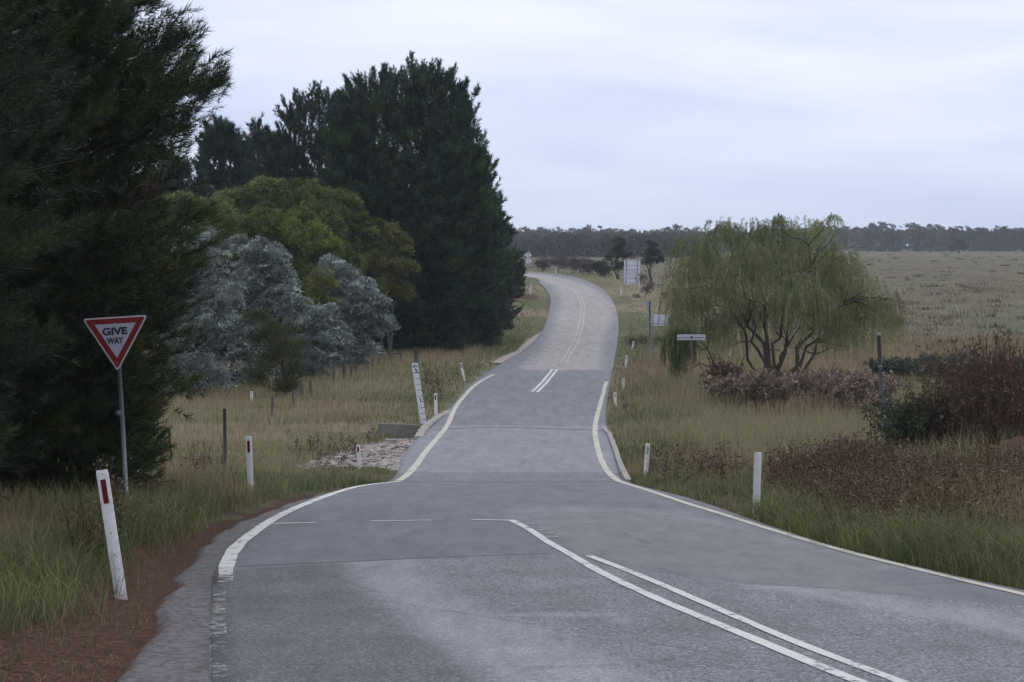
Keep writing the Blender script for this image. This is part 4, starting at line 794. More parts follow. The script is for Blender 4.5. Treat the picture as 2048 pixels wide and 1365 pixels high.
# dried weeds with dark seed heads (uncountable)
def weeds(areas):
    global rng
    rng = np.random.default_rng(301); st = Buf(); hd = Buf(); o8 = []
    for k_ in range(6): o8.append([math.cos(k_ * 1.047), math.sin(k_ * 1.047), 0])
    pv = np.array(o8 + [[0, 0, 1.3], [0, 0, -1.0]]); pl = []; 
    for k_ in range(6): pl += [k_, (k_ + 1) % 6, 6, (k_ + 1) % 6, k_, 7]
    head = (pv, np.array(pl), np.full(12, 3), np.ones(8)); pos = []; sz = []; cc = []
    for (a0, a1, b0, b1, n_, hh, hc) in areas:      # px range, row range, count, height, head size factor
        for _ in range(n_):
            p_ = onground(a0 + rng.random() * (a1 - a0), b0 + rng.random() * (b1 - b0)); Y_ = p_[1]
            if ROADSD(p_[0], p_[1])[0] < .5 or ((p_[0] - 8.75) / 1.1) ** 2 + ((p_[1] - 40.6) / 2.6) ** 2 < .9: continue
            h_ = hh * (.55 + .6 * rng.random()); P = limb_path(p_, p_ + np.array([rng.standard_normal() * .12, rng.standard_normal() * .12, h_]), 0, 0, 5, .03); k2 = (Y_ / 40) ** .6
            c_ = np.array((.13, .085, .05)) * (.6 + .8 * rng.random()); st.tube(P, np.linspace(.004, .0025, 5) * k2, 3, c_, cap=False); pos.append(P[-1])
            for _ in range(rng.integers(3, 8)):
                i0 = rng.integers(2, 5); d_ = rng.standard_normal(3) * .6 + np.array([0, 0, .6]); q = P[i0] + d_ * h_ * .2; st.tube(np.array([P[i0], (P[i0] + q) / 2 + [0, 0, .01], q]), .002 * k2, 3, c_, cap=False); pos.append(q)
                if rng.random() < .8:
                    lc = leafp; leafpos.append(P[rng.integers(0, 5)] + rng.standard_normal(3) * .03); 
            while len(sz) < len(pos): sz.append(hc * (.007 + .007 * rng.random()) * k2); cc.append((.035, .024, .018) if rng.random() < .75 else (.16, .12, .09))
    pos = np.array(pos); n_ = len(pos); hd.scatter(head, pos, rotz_to(np.array([[0, 0, 1.]]) + .4 * rng.standard_normal((n_, 3))), np.array(sz), np.array(cc))
    lp = np.array(leafpos); Ym = (lp[:, 1] / 40) ** .6; b3 = leafclump_proto(3, .8, .35, 5, flat=.9, hemi=False); cols_ = np.array(BR)[rng.integers(0, len(BR), len(lp))] * 1.1
    hd.scatter(b3, lp, rotz_to(rng.standard_normal((len(lp), 3))), .036 * Ym * (.6 + .8 * rng.random(len(lp))), cols_)
    o = st.build('dried_weeds', M_TWIG); tag(o, 'brown stalks of dried weeds on both verges', 'weeds', kind='stuff')
    o2 = hd.build('seed_heads', M_DRY, o); tag(o2, kind='stuff')
leafp = None; leafpos = []
weeds([(590, 700, 905, 950, 34, .5, 1.2), (660, 760, 900, 930, 12, .4, 1.2), (240, 470, 960, 1010, 26, .5, 1.2), (1275, 1490, 935, 985, 190, .55, 1.15), (1530, 1700, 960, 1015, 210, .6, 1.0), (1640, 2080, 975, 1100, 900, .66, 1.1), (1560, 1760, 985, 1050, 160, .55, 1.1),
       (1560, 1800, 930, 985, 260, .6, 1.0), (1800, 2080, 940, 1000, 200, .5, 1.0), (860, 960, 790, 830, 30, .5, 1.2), (1200, 1300, 800, 850, 30, .45, 1.0), (840, 960, 760, 800, 40, .6, 1.0)])

# ------------------------------------------------------------------ grass
def grass():
    global rng
    rng = np.random.default_rng(400); bf = Buf()
    def blades(x, y, h, wd, lean, col, nz_=None):
        m_ = len(x); z = gz(x, y) - .01; a_ = rng.random(m_) * 6.283; sx_ = np.cos(a_) * wd / 2; sy_ = np.sin(a_) * wd / 2
        b2 = rng.random(m_) * 6.283; lx = np.cos(b2) * lean * h; ly = np.sin(b2) * lean * h
        V = np.empty((m_, 5, 3)); V[:, 0] = np.c_[x - sx_, y - sy_, z]; V[:, 1] = np.c_[x + sx_, y + sy_, z]
        V[:, 2] = np.c_[x + sx_ * .8 + lx * .35, y + sy_ * .8 + ly * .35, z + h * .6]; V[:, 3] = np.c_[x - sx_ * .8 + lx * .35, y - sy_ * .8 + ly * .35, z + h * .6]; V[:, 4] = np.c_[x + lx, y + ly, z + h * (1 - .25 * lean)]
        base = (np.arange(m_) * 5)[:, None]; lo = (base + np.array([0, 1, 2, 3, 3, 2, 4])).ravel(); bf.add(V.reshape(-1, 3), lo, np.tile([4, 3], m_), np.repeat(col, 5, 0))
    def sample(n_, y0, y1, p):
        y = (y0 ** (1 - p) + rng.random(n_) * (y1 ** (1 - p) - y0 ** (1 - p))) ** (1 / (1 - p)); x = (rng.random(n_) - .5) * 2 * (y * .2118 * 1.04 + 1.2); return x, y
    green = np.array([(.075, .100, .036), (.115, .138, .052), (.175, .182, .090)]); dryc = np.array([(.29, .245, .165), (.35, .285, .215), (.22, .19, .125), (.26, .24, .145)])
    for (n_, y0, y1, p) in [(330000, 13, 62, 1.25), (330000, 50, 150, 1.6)]:
        x, y = sample(n_, y0, y1, p); sd = ROADSD(x, y); ss = np.where(y < 60, sdf(SHPOLY, x, y), 9.0); ss = np.minimum(ss, sdf(LAYPOLY, x, y)); ap = sdf(APRON, x, y)
        red = redmask(x, y, sd, np.where(y < 60, sdf(SHPOLY, x, y), 99)); d1 = vnoise(x, y, .9, 21); d2 = vnoise(x, y, 3.5, 22)
        keep = (sd > np.where(x > 1.5, -.06, .03) + .35 * d1) & (ss > .02 - .22 * d1 ** 2) & ((ap > 0) | (rng.random(n_) < .04)) & (rng.random(n_) > np.clip(red * 1.35 - np.where(x > 5, 0, .5) * d2, 0, .97)) & (rng.random(n_) < .35 + .9 * d1)
        keep &= ~((y > 76.5) & (y < 83) & (x > -5.2) & (x < -2.4) & (rng.random(len(x)) < np.where(y > 80, 1, .8)))
        shorty = np.where((y > 52) & (y < 62) & (x < 0) & (x > -7.5), .45, 1.0)[keep] 
        x, y, sd, d1, d2, red = (q[keep] for q in (x, y, sd, d1, d2, red)); m_ = len(x)
        dr = drymask(x, y, sd) + .25 * (d2 - .5); dr = dr + np.where(x > 2, .16 + .5 * (vnoise(x, y, 1.3, 91) - .5), .06 + .3 * (vnoise(x, y, 1.5, 92) - .5)); isd = rng.random(m_) < np.clip((dr - .18) * 1.25, .05, .93)
        hg = (.10 + .46 * d1 ** 1.4) * (.8 + .5 * rng.random(m_)) * np.clip(.45 + sd * .5, .45, 1.15); hd_ = (.28 + .42 * d2) * (.7 + .6 * rng.random(m_)) * np.clip(.35 + sd * .35, .35, 1.1)
        h = np.where(isd, hd_, hg) * np.where((y > 84) & (y < 130), 1.15, 1) * np.where(red > .45, .5, 1) * shorty * np.where((x < -2.5) & (y > 62), .62, 1.0) * np.where(x > 2, .6 + .9 * d2, 1.0); wd = np.where(isd, .0052, .0085) * (np.maximum(y, 20) / 28) ** .85
        ci = rng.integers(0, 3, m_); cg = green[ci]; d3 = vnoise(x, y, 1.7, 77); cg = cg * (.55 + .9 * d1)[:, None] * np.where(d3 > .55, 1.12, .9)[:, None]; cg[:, 0] *= 1 + .5 * np.clip(d3 - .5, 0, .3); cdr = dryc[(rng.random(m_) * 4).astype(int)]; pinkish = (vnoise(x, y, 6, 31) > .52)[:, None]; cdr = np.where(pinkish, cdr * np.array([1.0, .90, .86]), cdr * np.array([.92, 1.0, .82]))
        col = np.where(isd[:, None], cdr, cg) * (.75 + .5 * rng.random((m_, 1))); blades(x, y, h, wd, np.where(isd, .12 + .25 * rng.random(m_), .25 + .55 * rng.random(m_)), col)
    # right-hand roadside tussocks, longer and greener
    for (cx_, cy_) in [(1720, 1085), (1800, 1105), (1850, 1120), (1900, 1140), (1960, 1130), (2010, 1150), (2040, 1140), (1640, 1060), (1560, 1040), (1600, 1052), (1760, 1095), (1680, 1070), (1930, 1120), (2060, 1165), (1830, 1100), (1990, 1165), (20, 1180), (60, 1150), (110, 1120), (40, 1230), (150, 1100), (300, 1060), (350, 1040), (90, 1180), (270, 1085)]:
        p_ = onground(cx_, cy_); m_ = 520; x = p_[0] + rng.standard_normal(m_) * .32; y = p_[1] + rng.standard_normal(m_) * .5; k_ = (ROADSD(x, y) > -.02) & (sdf(SHPOLY, x, y) > .05); x, y = x[k_], y[k_]; m_ = len(x)
        blades(x, y, .22 + .30 * rng.random(m_), .009 * np.ones(m_) * (p_[1] / 28), .35 + .5 * rng.random(m_), green[rng.integers(0, 3, m_)] * np.array([.95, .92, .85]) * (.8 + .6 * rng.random()) * (.8 + .5 * rng.random((m_, 1))))
    o = bf.build('grass', M_GRASS)
    lb_ = Buf(); n2 = 60000; x, y = sample(n2, 13, 40, 1.3); r_ = redmask(x, y, ROADSD(x, y), sdf(SHPOLY, x, y)); ss = sdf(SHPOLY, x, y); k_ = (((r_ + .5 * (vnoise(x, y, .6, 88) - .5) > .5) & (ss > 0)) | ((ss < 0) & (ss > -.30 * vnoise(x, y, .8, 89)) & (rng.random(n2) < .45))) & (ROADSD(x, y) > .0); x, y = x[k_], y[k_]; m_ = len(x)
    z = np.maximum(gz(x, y), np.where(ss[k_] < 0, prof(y) + .006, -99)) + .004 + .012 * rng.random(m_); a_ = rng.random(m_) * 6.283; ln_ = .05 + .07 * rng.random(m_); dx, dy = np.cos(a_) * ln_, np.sin(a_) * ln_; V = np.empty((m_, 3, 3)); V[:, 0] = np.c_[x - dy * .06, y + dx * .06, z]; V[:, 1] = np.c_[x + dy * .06, y - dx * .06, z]; V[:, 2] = np.c_[x + dx, y + dy, z + .014 * rng.random(m_)]
    lb_.add(V.reshape(-1, 3), np.arange(m_ * 3), np.full(m_, 3), np.repeat(np.array([[.15, .078, .055]]) * (.35 + 1.0 * rng.random((m_, 1))), 3, 0)); lo_ = lb_.build('pine_litter', M_DRY); tag(lo_, 'fallen red-brown pine needles along the left shoulder', 'litter', kind='stuff'); tag(o, 'mixed green and dry grass on both verges', 'grass', kind='stuff')
    bf = Buf()
    n_ = 110000; x, y = sample(n_, 140, 900, 2.0); sd = ROADSD(x, y); d1 = vnoise(x, y * .5, 5, 41); d2 = vnoise(x, y * .4, 14, 42); keep = (sd > .7) & (rng.random(n_) < .15 + 1.1 * np.clip(d1 - .25, 0, 1)); keep &= sdf(LAYPOLY, x, y) > 0
    x, y, sd, d1, d2 = (q[keep] for q in (x, y, sd, d1, d2)); m_ = len(x); gnear = sd < 4
    col = np.where((d2 > .5)[:, None], np.array([[.15, .13, .09]]), np.array([[.12, .12, .072]])) * (.6 + .7 * rng.random((m_, 1))); col = np.where(gnear[:, None], np.array([[.10, .115, .05]]) * (.7 + .6 * rng.random((m_, 1))), col)
    blades(x, y, (.08 + .22 * d1) * (.6 + .6 * rng.random(m_)), .03 * (y / 150), .3 * np.ones(m_), col)
    # darker tussocks dotted over the paddock
    for _ in range(420):
        Y_ = 1 / (1 / 900 + rng.random() * (1 / 130 - 1 / 900)); X_ = (rng.random() * .24 - .02) * Y_; 
        if ROADSD(np.array([X_]), np.array([Y_]))[0] < 8: continue
        m_ = 26; r_ = .25 + .5 * rng.random(); x = X_ + rng.standard_normal(m_) * r_; y = Y_ + rng.standard_normal(m_) * r_; c_ = np.array([(.075, .06, .045), (.10, .095, .06), (.13, .10, .07)][rng.integers(0, 3)]); blades(x, y, .2 + .28 * rng.random(m_), np.full(m_, .05 * (Y_ / 200)), .5 * np.ones(m_), c_ * (.8 + .4 * rng.random((m_, 1))))
    o = bf.build('paddock_grass', M_GRASS); tag(o, 'dry tussock grass over the open paddock', 'grass', kind='stuff')
grass()

# ------------------------------------------------------------------ far wood
def farwood():
    global rng
    rng = np.random.default_rng(500); pr = [leafclump_proto(26, .30, .5, 600 + i, flat=.65, up=.3) for i in range(4)]; fol = Buf(); tk = Buf()
    nt_ = 980
    for i in range(nt_):
        row = rng.random(); Y_ = 1060 + 260 * row; X_ = (-.06 + rng.random() * .30) * Y_; 
        if i % 9 == 0: Y_ = 1030 + rng.random() * 30
        small = 1.0
        if i < 190: Y_ = 640 + 120 * rng.random(); X_ = (-.012 + .085 * rng.random()) * Y_; small = .62
        g = np.array([X_, Y_, float(fld(Y_)) - .3]); H_ = small * (6.5 + 4.0 * rng.random()) * (1 + .35 * (vnoise(np.array([X_]), np.array([0.]), 60, 3)[0] - .35)) * (1.12 if X_ > 150 else 1); cr = 1.6 + 1.8 * rng.random(); m_ = 9 + int(cr * 4)
        c_ = np.array([(.055, .068, .045), (.07, .078, .055), (.045, .058, .045), (.085, .085, .065)][rng.integers(0, 4)]); D = rng.standard_normal((m_, 3)); P = g + np.array([0, 0, H_ * .68]) + D * np.array([cr * .6, cr * .6, H_ * .17]); P[:, 2] = np.minimum(P[:, 2], g[2] + H_)
        k_ = rng.integers(0, 4)
        fol.scatter(pr[k_], P, rotz_to(np.array([[0, 0, 1.]]) + .3 * rng.standard_normal((m_, 3))), 1.0 + .9 * rng.random(m_), c_)
        if rng.random() < .5:   # understorey
            P = g + rng.standard_normal((5, 3)) * np.array([2.5, 2, .8]) + np.array([0, -2, 1.6]); fol.scatter(pr[k_], P, rotz_to(np.array([[0, 0, 1.]]) + .3 * rng.standard_normal((5, 3))), 1.4, c_ * .95)
        tk.tube(np.array([g, g + [.3 * rng.standard_normal(), 0, H_ * .5], g + [.6 * rng.standard_normal(), 0, H_ * .85]]), [.2, .15, .07], 4, (.22, .20, .18) if rng.random() < .4 else (.09, .08, .07), cap=False)
    o = fol.build('far_wood', M_LEAF); tag(o, 'grey-green eucalypt wood along the skyline', 'wood', kind='stuff'); o2 = tk.build('trunk', M_TWIG, o); tag(o2, kind='stuff')
farwood()
leafy('round_bush', [(1918, 494, 9), (1932, 497, 7), (1905, 498, 6)], 900, 'dark low bush standing alone in front of the far wood', 'bush', None, DG, (30, .3, .5), 1.1, 9, M_LEAF, 70, 1918, kw, 2, wr=.15)

# ------------------------------------------------------------------ guide posts
GP = 'white guide posts along the road'
def guide_post():
    o = empty('guide_post', (0, 0, 0), 'x', 'guide post', GP); b2 = Buf(); prof_ = []
    Wp, Tp = .05, .022
    outl = [(-Wp, .0), (-Wp * .92, -Tp), (-Wp * .45, -Tp * 1.6), (0, -Tp * 1.8), (Wp * .45, -Tp * 1.6), (Wp * .92, -Tp), (Wp, 0), (Wp * .8, .004), (0, -.012), (-Wp * .8, .004)]
    zs = [-.15, .0, .5, .93, .955]; ks = [1, 1, 1, 1, .9]; V = []; 
    for z_, k_ in zip(zs, ks): V += [[x_ * k_, y_ * k_, z_] for x_, y_ in outl]
    n_ = len(outl); lo = []; si = []
    for i in range(len(zs) - 1):
        for j in range(n_): q = (j + 1) % n_; lo += [i * n_ + j, i * n_ + q, (i + 1) * n_ + q, (i + 1) * n_ + j]; si.append(4)
    lo += [(len(zs) - 1) * n_ + j for j in range(n_)] + [j for j in range(n_ - 1, -1, -1)]; si += [n_, n_]; b2.add(V, lo, si); b2.build('post_body', M_POST, o)
    r = Buf(); r.extrude([(-.022, .70), (.022, .70), (.022, .885), (-.022, .885)], -.048, -.036); r.build('reflector', M_RED, o, bevel=.003)
    for z_ in (.925, .47, .30): h = Buf(); h.tube(np.array([[0, -.0405, z_], [0, -.036, z_]]), .006, 8); h.build('bolt_hole', M_HOLE, o)
    return o
def copy_tree(o):
    c_ = o.copy(); C.objects.link(c_)
    for ch in o.children: d_ = ch.copy(); C.objects.link(d_); d_.parent = c_
    return c_
gp0 = guide_post()
posts = [  # top px, base px, Y, red?, label
    ((204, 940), (241, 1197), 19.7, 1, 'nearest white guide post, leaning left, with a dark red reflector'),
    ((497, 873), (502, 1002), 39.6, 1, 'white guide post with red reflector left of the give way line'),
    ((716, 890), (719, 968), 59.5, 1, 'white guide post with red reflector in front of the rock apron'),
    ((871, 787), (872, 834), 87, 1, 'white guide post standing on the kerb right of the depth gauge'),
    ((921, 726), (929, 760), 110, 1, 'tilted white guide post in long grass left of the far road'),
    ((1062, 568), (1061, 591), 208, 0, 'white guide post by bare red soil inside the bend'),
    ((1516, 905), (1512, 1032), 33.5, 0, 'nearest white guide post on the right verge, plain and wide'),
    ((1296, 887), (1290, 973), 53, 0, 'dirty white guide post leaning right at the causeway corner'),
    ((1230, 785), (1231, 822), 91, 0, 'white guide post on the right just past the causeway'),
    ((1247, 757), (1247, 785), 104, 0, 'white guide post on the right, half sunk in grass below the hanging willow curtain'),
    ((1254, 711), (1251, 740), 119, 0, 'short tilted white guide post on the right verge'),
    ((1267, 685), (1264, 710), 136, 0, 'white guide post on the right in front of the flat bramble patch'),
    ((1242, 573), (1242, 590), 209, 0, 'white guide post left of the tall white board legs'),
    ((1111, 537), (1112, 550), 262, 0, 'farthest white guide post, outside the bend'),
    ((1460, 710), (1460, 728), 128, 0, 'white guide post seen through the willow stems'),
    ((503, 786), (504, 812), 96, 0, 'white guide post under the silver trees at the fence')]
M_HOLE2 = M_HOLE
for i, (tp_, bp_, Y_, red_, lb) in enumerate(posts):
    o = gp0 if i == 0 else copy_tree(gp0); a_ = at(*bp_, Y_); g_ = gz(a_[0], Y_)[0]; top = at(*tp_, Y_)
    base = np.array([a_[0], Y_, g_ if i else min(g_, a_[2] + .05)]); ln = top - base; s_ = np.linalg.norm(ln) / .955; base_ = base
    o.location = base_; q = Vector(ln).to_track_quat('Z', 'Y'); ang = math.atan2(ln[0], ln[2]); o.rotation_euler = (0, ang, -.04 if i else .12)
    sw = 1.0 if Y_ < 60 else 1.15
    o.scale = (sw * (1.05 if i == 6 else 1), sw, max(.5, s_)); o['label'] = lb; o['category'] = 'guide post'; o['group'] = GP
    if i == 6:
        for ch in list(o.children):
            if ch.name.startswith('reflector'): bpy.data.objects.remove(ch)
    if not red_:
        for ch in o.children:
            if ch.name.startswith('reflector'):
                ch.data = ch.data if False else ch.data.copy(); ch.data.materials.clear(); ch.data.materials.append(M_DREF); ch['label'] = 'dull grey reflector'

# ------------------------------------------------------------------ give way sign
def rounded(poly, r_, n_=5):
    o = []; m_ = len(poly)
    for i in range(m_):
        p0, p1, p2 = (np.array(poly[(i + k_) % m_], float) for k_ in (-1, 0, 1)); a_ = p0 - p1; b2 = p2 - p1; a_ /= np.linalg.norm(a_); b2 /= np.linalg.norm(b2); hf = math.acos(np.clip(a_ @ b2, -1, 1)) / 2
        d_ = r_ / math.tan(hf); s0 = p1 + a_ * d_; s1 = p1 + b2 * d_
        for k_ in range(n_ + 1): t_ = k_ / n_; o.append(tuple((1 - t_) ** 2 * s0 + 2 * t_ * (1 - t_) * p1 + t_ * t_ * s1))
    return o
Yg = 30.0; sg = F / Yg; tl_ = at(164, 638, Yg); tr2 = at(296, 630, Yg); bt = at(235.5, 744, Yg)
base = gpt(250, Yg); o = empty('give_way_sign', base, 'red and white GIVE WAY triangle on a grey pole in front of the nearest pine', 'road sign')
bl = np.array(base)
pole = Buf(); pt = bt + np.array([0, .03, .25]) - bl; pole.tube(np.array([[.02, .03, -.3], [pt[0] * .5 + .01, .03, pt[2] * .5], [pt[0], .03, pt[2]]]), .029, 12); pole.build('pole', M_GALV, o, True)
cl = Buf(); zc = at(238, 826, Yg) - bl; cl.tube(np.array([[zc[0], .03, zc[2] - .025], [zc[0], .03, zc[2] + .025]]), .037, 12); cl.build('pole_clamp', M_GALV, o); cl = Buf(); cl.tube(np.array([[zc[0] - .05, .03, zc[2]], [zc[0] + .05, .03, zc[2]]]), .012, 8); cl.build('clamp_bolt', M_GALV, o)
c0 = (tl_ + tr2 + bt) / 3; ce = c0 - bl
def inset(k_): return [tuple(np.array([(p_ - c0)[0], (p_ - c0)[2]]) * k_) for p_ in (tl_, tr2, bt)][::-1]
def plate(nm, k_, r_, y0, y1, mat): b2 = Buf(); b2.extrude(rounded(inset(k_), r_), y0, y1); ob = b2.build(nm, mat, o); ob.location = tuple(ce); return ob
plate('sign_plate', 1.0, .035, -.0, .003, M_SIGNBACK)
M_SBORD = solid('sign_border', (.46, .43, .46), .5, 0, .08, 6)
plate('sign_border', .995, .035, -.003, -.0005, M_SBORD); plate('red_band', .915, .02, -.006, -.0035, M_SRED); plate('white_face', .625, .003, -.009, -.0065, M_SWHITE)
til = -math.atan2(8, 132)
def sgp(px, py): p_ = at(px, py, Yg) - bl; return p_
M_TXT = M_SBLACK
for nm, tx, (a_, b2), hpx, wpx in (('lettering', 'GIVE', (230, 669.5), 15.5, 50), ('lettering', 'WAY', (230.8, 687.3), 13, 34)):
    p_ = sgp(a_, b2); me_o = lettering(nm, tx, 1.0, (0, 0, 0), o, M_TXT, .04); dm = me_o.dimensions
    vs_ = [v_.co for v_ in me_o.data.vertices]; wx = max(v_.x for v_ in vs_) - min(v_.x for v_ in vs_); wy = max(v_.y for v_ in vs_) - min(v_.y for v_ in vs_)
    me_o.scale = (wpx / sg / wx, hpx / sg / wy, 1); me_o.location = (p_[0], -.0115, p_[2]); me_o.rotation_euler = (R(90), til * 1.0 * -1 * -1, 0)
for a_, b2 in ((229.5, 647), (234, 726.5)): p_ = sgp(a_, b2); bz = Buf(); bz.tube(np.array([[p_[0], -.010, p_[2]], [p_[0], -.005, p_[2]]]), .008, 10); bz.build('bolt', M_SIGNBACK, o)

# ------------------------------------------------------------------ flood depth gauge
Yd = 82.6; sgd = F / Yd; gb = at(848, 851, Yd); gt = at(829, 727, Yd); o = empty('depth_gauge', tuple(gb), 'leaning white flood depth gauge board with black numbers to 2 m', 'depth gauge')
ang = math.atan2(gt[0] - gb[0], gt[2] - gb[2]); o.rotation_euler = (0, ang, 0); Lg = np.linalg.norm(gt - gb); b2 = Buf(); b2.box((-.105, -.015, -.25), (.105, .015, Lg)); b2.build('board', M_GWHITE, o, bevel=.004)
b2 = Buf(); b2.box((-.03, .016, -.3), (.03, .06, Lg - .1)); b2.build('backing_post', M_WOOD, o)
tk = Buf(); sc2 = 58.5 / sgd / math.cos(ang)   # metres of board per marked metre
zt = lambda m_: Lg - 19.5 / sgd - (2 - m_) * sc2
for k_ in range(2, 11):
    m_ = k_ * .2; tk = Buf(); tk.box((.045, -.0195, zt(m_) - .012), (.103, -.0155, zt(m_) + .012)); tk.build('tick', M_GBLACK, o)
tk = Buf(); tk.box((-.10, -.0195, zt(2.0) - .012), (-.05, -.0155, zt(2.0) + .012)); tk.build('tick', M_GBLACK, o)
def num(tx, hm, xc, zb, bold=.02, wf=None):
    ob = lettering('numeral', tx, 1.0, (0, 0, 0), o, M_GBLACK, bold); vs_ = [v_.co for v_ in ob.data.vertices]; x0, x1 = min(v_.x for v_ in vs_), max(v_.x for v_ in vs_); y0, y1 = min(v_.y for v_ in vs_), max(v_.y for v_ in vs_); k_ = hm / (y1 - y0)
    kx = k_ if wf is None else wf / (x1 - x0); ob.scale = (kx, k_, 1); ob.location = (xc - kx * (x0 + x1) / 2, -.0175, zb - k_ * y0)
num('m', .085, 0, Lg - 8.5 / sgd, .035, .13); num('2', .155, .01, zt(2.0) - .005, .035, .11); num('1', .155, .01, zt(1.0) - .0, .035)
for tx, m_ in (('1.8', 1.8), ('1.6', 1.6), ('1.4', 1.4), ('1.2', 1.2), ('0.8', .8), ('0.6', .6), ('0.4', .4)): num(tx, .05, -.02, zt(m_) - .02, .01)

# ------------------------------------------------------------------ other signs and poles
b_ = gpt(1386, 97); o = empty('street_name_sign', b_, 'pale crossbar street name sign on a grey pole in front of the willow', 'street sign'); bl = np.array(b_)
p1 = at(1383, 673, 97) - bl; pole = Buf(); pole.tube(np.array([[.04, 0, -.3], [p1[0], 0, p1[2] + .08]]), .038, 10); pole.build('pole', solid('dull_pole', (.15, .15, .165), .6, .2), o, True)
M_PALE = solid('faded_blade', (.40, .40, .45), .5, 0, .06, 5); bd = Buf(); a_ = at(1354, 675, 97) - bl; c_ = at(1411, 675, 97) - bl; bd.box((a_[0], -.055, a_[2] - .115), (c_[0], -.04, a_[2] + .115)); bd.build('sign_blade', M_PALE, o, bevel=.005)
bd = Buf(); bd.box((a_[0] + .04, -.065, a_[2] - .03), (c_[0] - .04, -.056, a_[2] + .005)); bd.build('blade_rail', solid('rail_grey', (.15, .155, .18), .5, .2), o)
bd = Buf(); bd.box((p1[0] - .035, -.07, a_[2] - .05), (p1[0] + .035, .03, a_[2] + .05)); bd.build('bracket', M_STEELP, o)
Yq = 47; gb = np.array(gpt(1774, Yq)); o = empty('steel_pole', tuple(gb), 'leaning bare galvanised steel pole with a cap, right of the willow', 'pole'); p1 = at(1757, 668, Yq) - gb
pole = Buf(); pole.tube(np.array([[0, 0, -.2], p1 * .5, p1]), .038, 12); pole.build('pole_shaft', M_GALV, o, True)
cp = Buf(); cp.tube(np.array([p1 * .985, p1 * 1.0, p1 * 1.006]), [.046, .046, .03], 12); cp.build('cap', M_GALV, o); cp = Buf(); cp.tube(np.array([p1 * .765, p1 * .78]), .044, 12); cp.build('collar', M_GALV, o)
# rear of a give way sign and a small white board past the causeway
gb = np.array(gpt(1301, 120)); o = empty('give_way_sign', tuple(gb), 'grey back of a triangular sign on a post above the small white board', 'road sign'); pole = Buf(); tz = at(1300, 603, 120)[2] - gb[2]
pole.tube(np.array([[0, 0, -.3], [-.03, 0, tz]]), .05, 10); pole.build('pole', solid('green_grey_pole', (.13, .16, .165), .6, .2), o, True)
tri = [(-.36, tz - .02), (.36, tz - .02), (0, tz - .62)]; b2 = Buf(); b2.extrude(rounded(tri, .03), .06, .064); pl_ = b2.build('sign_plate', M_SIGNBACK, o); pl_.rotation_euler = (0, 0, R(-52)); pl_.location = (-.12, 0, 0)
b2 = Buf(); b2.box((-.28, .045, tz - .22), (.28, .058, tz - .18)); pl_ = b2.build('plate_rail', M_PALE, o); pl_.rotation_euler = (0, 0, R(-52)); pl_.location = (-.12, 0, 0)
gb = np.array(gpt(1318, 123)); o = empty('small_board', tuple(gb), 'small blank white rectangular board on two posts left of the willow curtain', 'board'); za = at(0, 652, 123)[2] - gb[2]; zb = at(0, 629, 123)[2] - gb[2]
b2 = Buf(); b2.extrude([(-.47, za), (.42, za), (.49, zb), (-.47, zb)], -.012, 0); b2.build('board', M_BOARD, o)
b2 = Buf(); b2.box((-.46, -.03, za + .10), (.42, -.013, za + .125)); b2.build('rail', M_BLINE, o)
for x_ in (-.32, .34): b2 = Buf(); b2.box((x_ - .022, -.06, -.3), (x_ + .022, -.031, zb - .04 if x_ < 0 else za + .02)); b2.build('leg', M_BLINE, o)
# tall white board, seen from behind
Yb = 232; sb = F / Yb; gb = np.array(gpt(1264, Yb)); o = empty('tall_board', tuple(gb), 'tall white board on splayed white legs beyond the bend, seen from behind', 'board'); z0 = at(0, 567, Yb)[2] - gb[2]; z1 = at(0, 520, Yb)[2] - gb[2]; hw_ = 16 / sb
b2 = Buf(); b2.box((-hw_, -.02, z0), (hw_, .02, z1)); b2.build('board', M_BOARD, o)
for k_ in range(6): b2 = Buf(); zz_ = z0 + (z1 - z0) * (.02 + k_ * .185); b2.box((-hw_ + .01, -.05, zz_), (hw_ - .01, -.021, zz_ + .03)); b2.build('rail', M_BLINE, o)
for x_ in (-hw_ * .70, hw_ * .66):
    b2 = Buf(); b2.box((x_ - .035, -.09, z0 - .9 - .1), (x_ + .035, -.051, z1 + (.12 if x_ < 0 else .02))); b2.build('upright', M_BLINE, o)
    b2 = Buf(); gzz = -.15; b2.tube(np.array([[x_ + .02, -.12, z0 + .9], [x_ + .10, -.55, z0 - .1], [x_ + .24, -1.3, gzz]]), .035, 6); b2.build('leg', M_BOARD, o)
b2 = Buf(); b2.box((-.55, -.10, z0 - .10), (.5, -.06, z0 - .03)); b2.build('cross_rail', M_BOARD, o)
for tx, zz_ in (('OZEN', z0 + (z1 - z0) * .38), ('1014', z0 + (z1 - z0) * .16)):
    ob = lettering('lettering', tx, .62, (0, -.024, zz_), o, M_INK, .004, .62)
# stacked diamond signs, backs to us
Yk = 288; gb = np.array(gpt(1056.5, Yk)); o = empty('diamond_signs', tuple(gb), 'pole carrying two stacked pale diamond plates beyond the bend', 'road sign'); sk = F / Yk; zt_ = at(0, 503, Yk)[2] - gb[2]
b2 = Buf(); b2.tube(np.array([[0, .0, -.2], [0, 0, zt_]]), .035, 8); b2.build('pole', M_BLINE, o)
for c_ in (510.5, 522.5):
    zc = at(0, c_, Yk)[2] - gb[2]; r_ = 6.8 / sk; b2 = Buf(); b2.extrude(rounded([(-r_, zc), (0, zc - r_), (r_, zc), (0, zc + r_)], .04), .036, .05); b2.build('diamond_plate', M_BOARD, o)

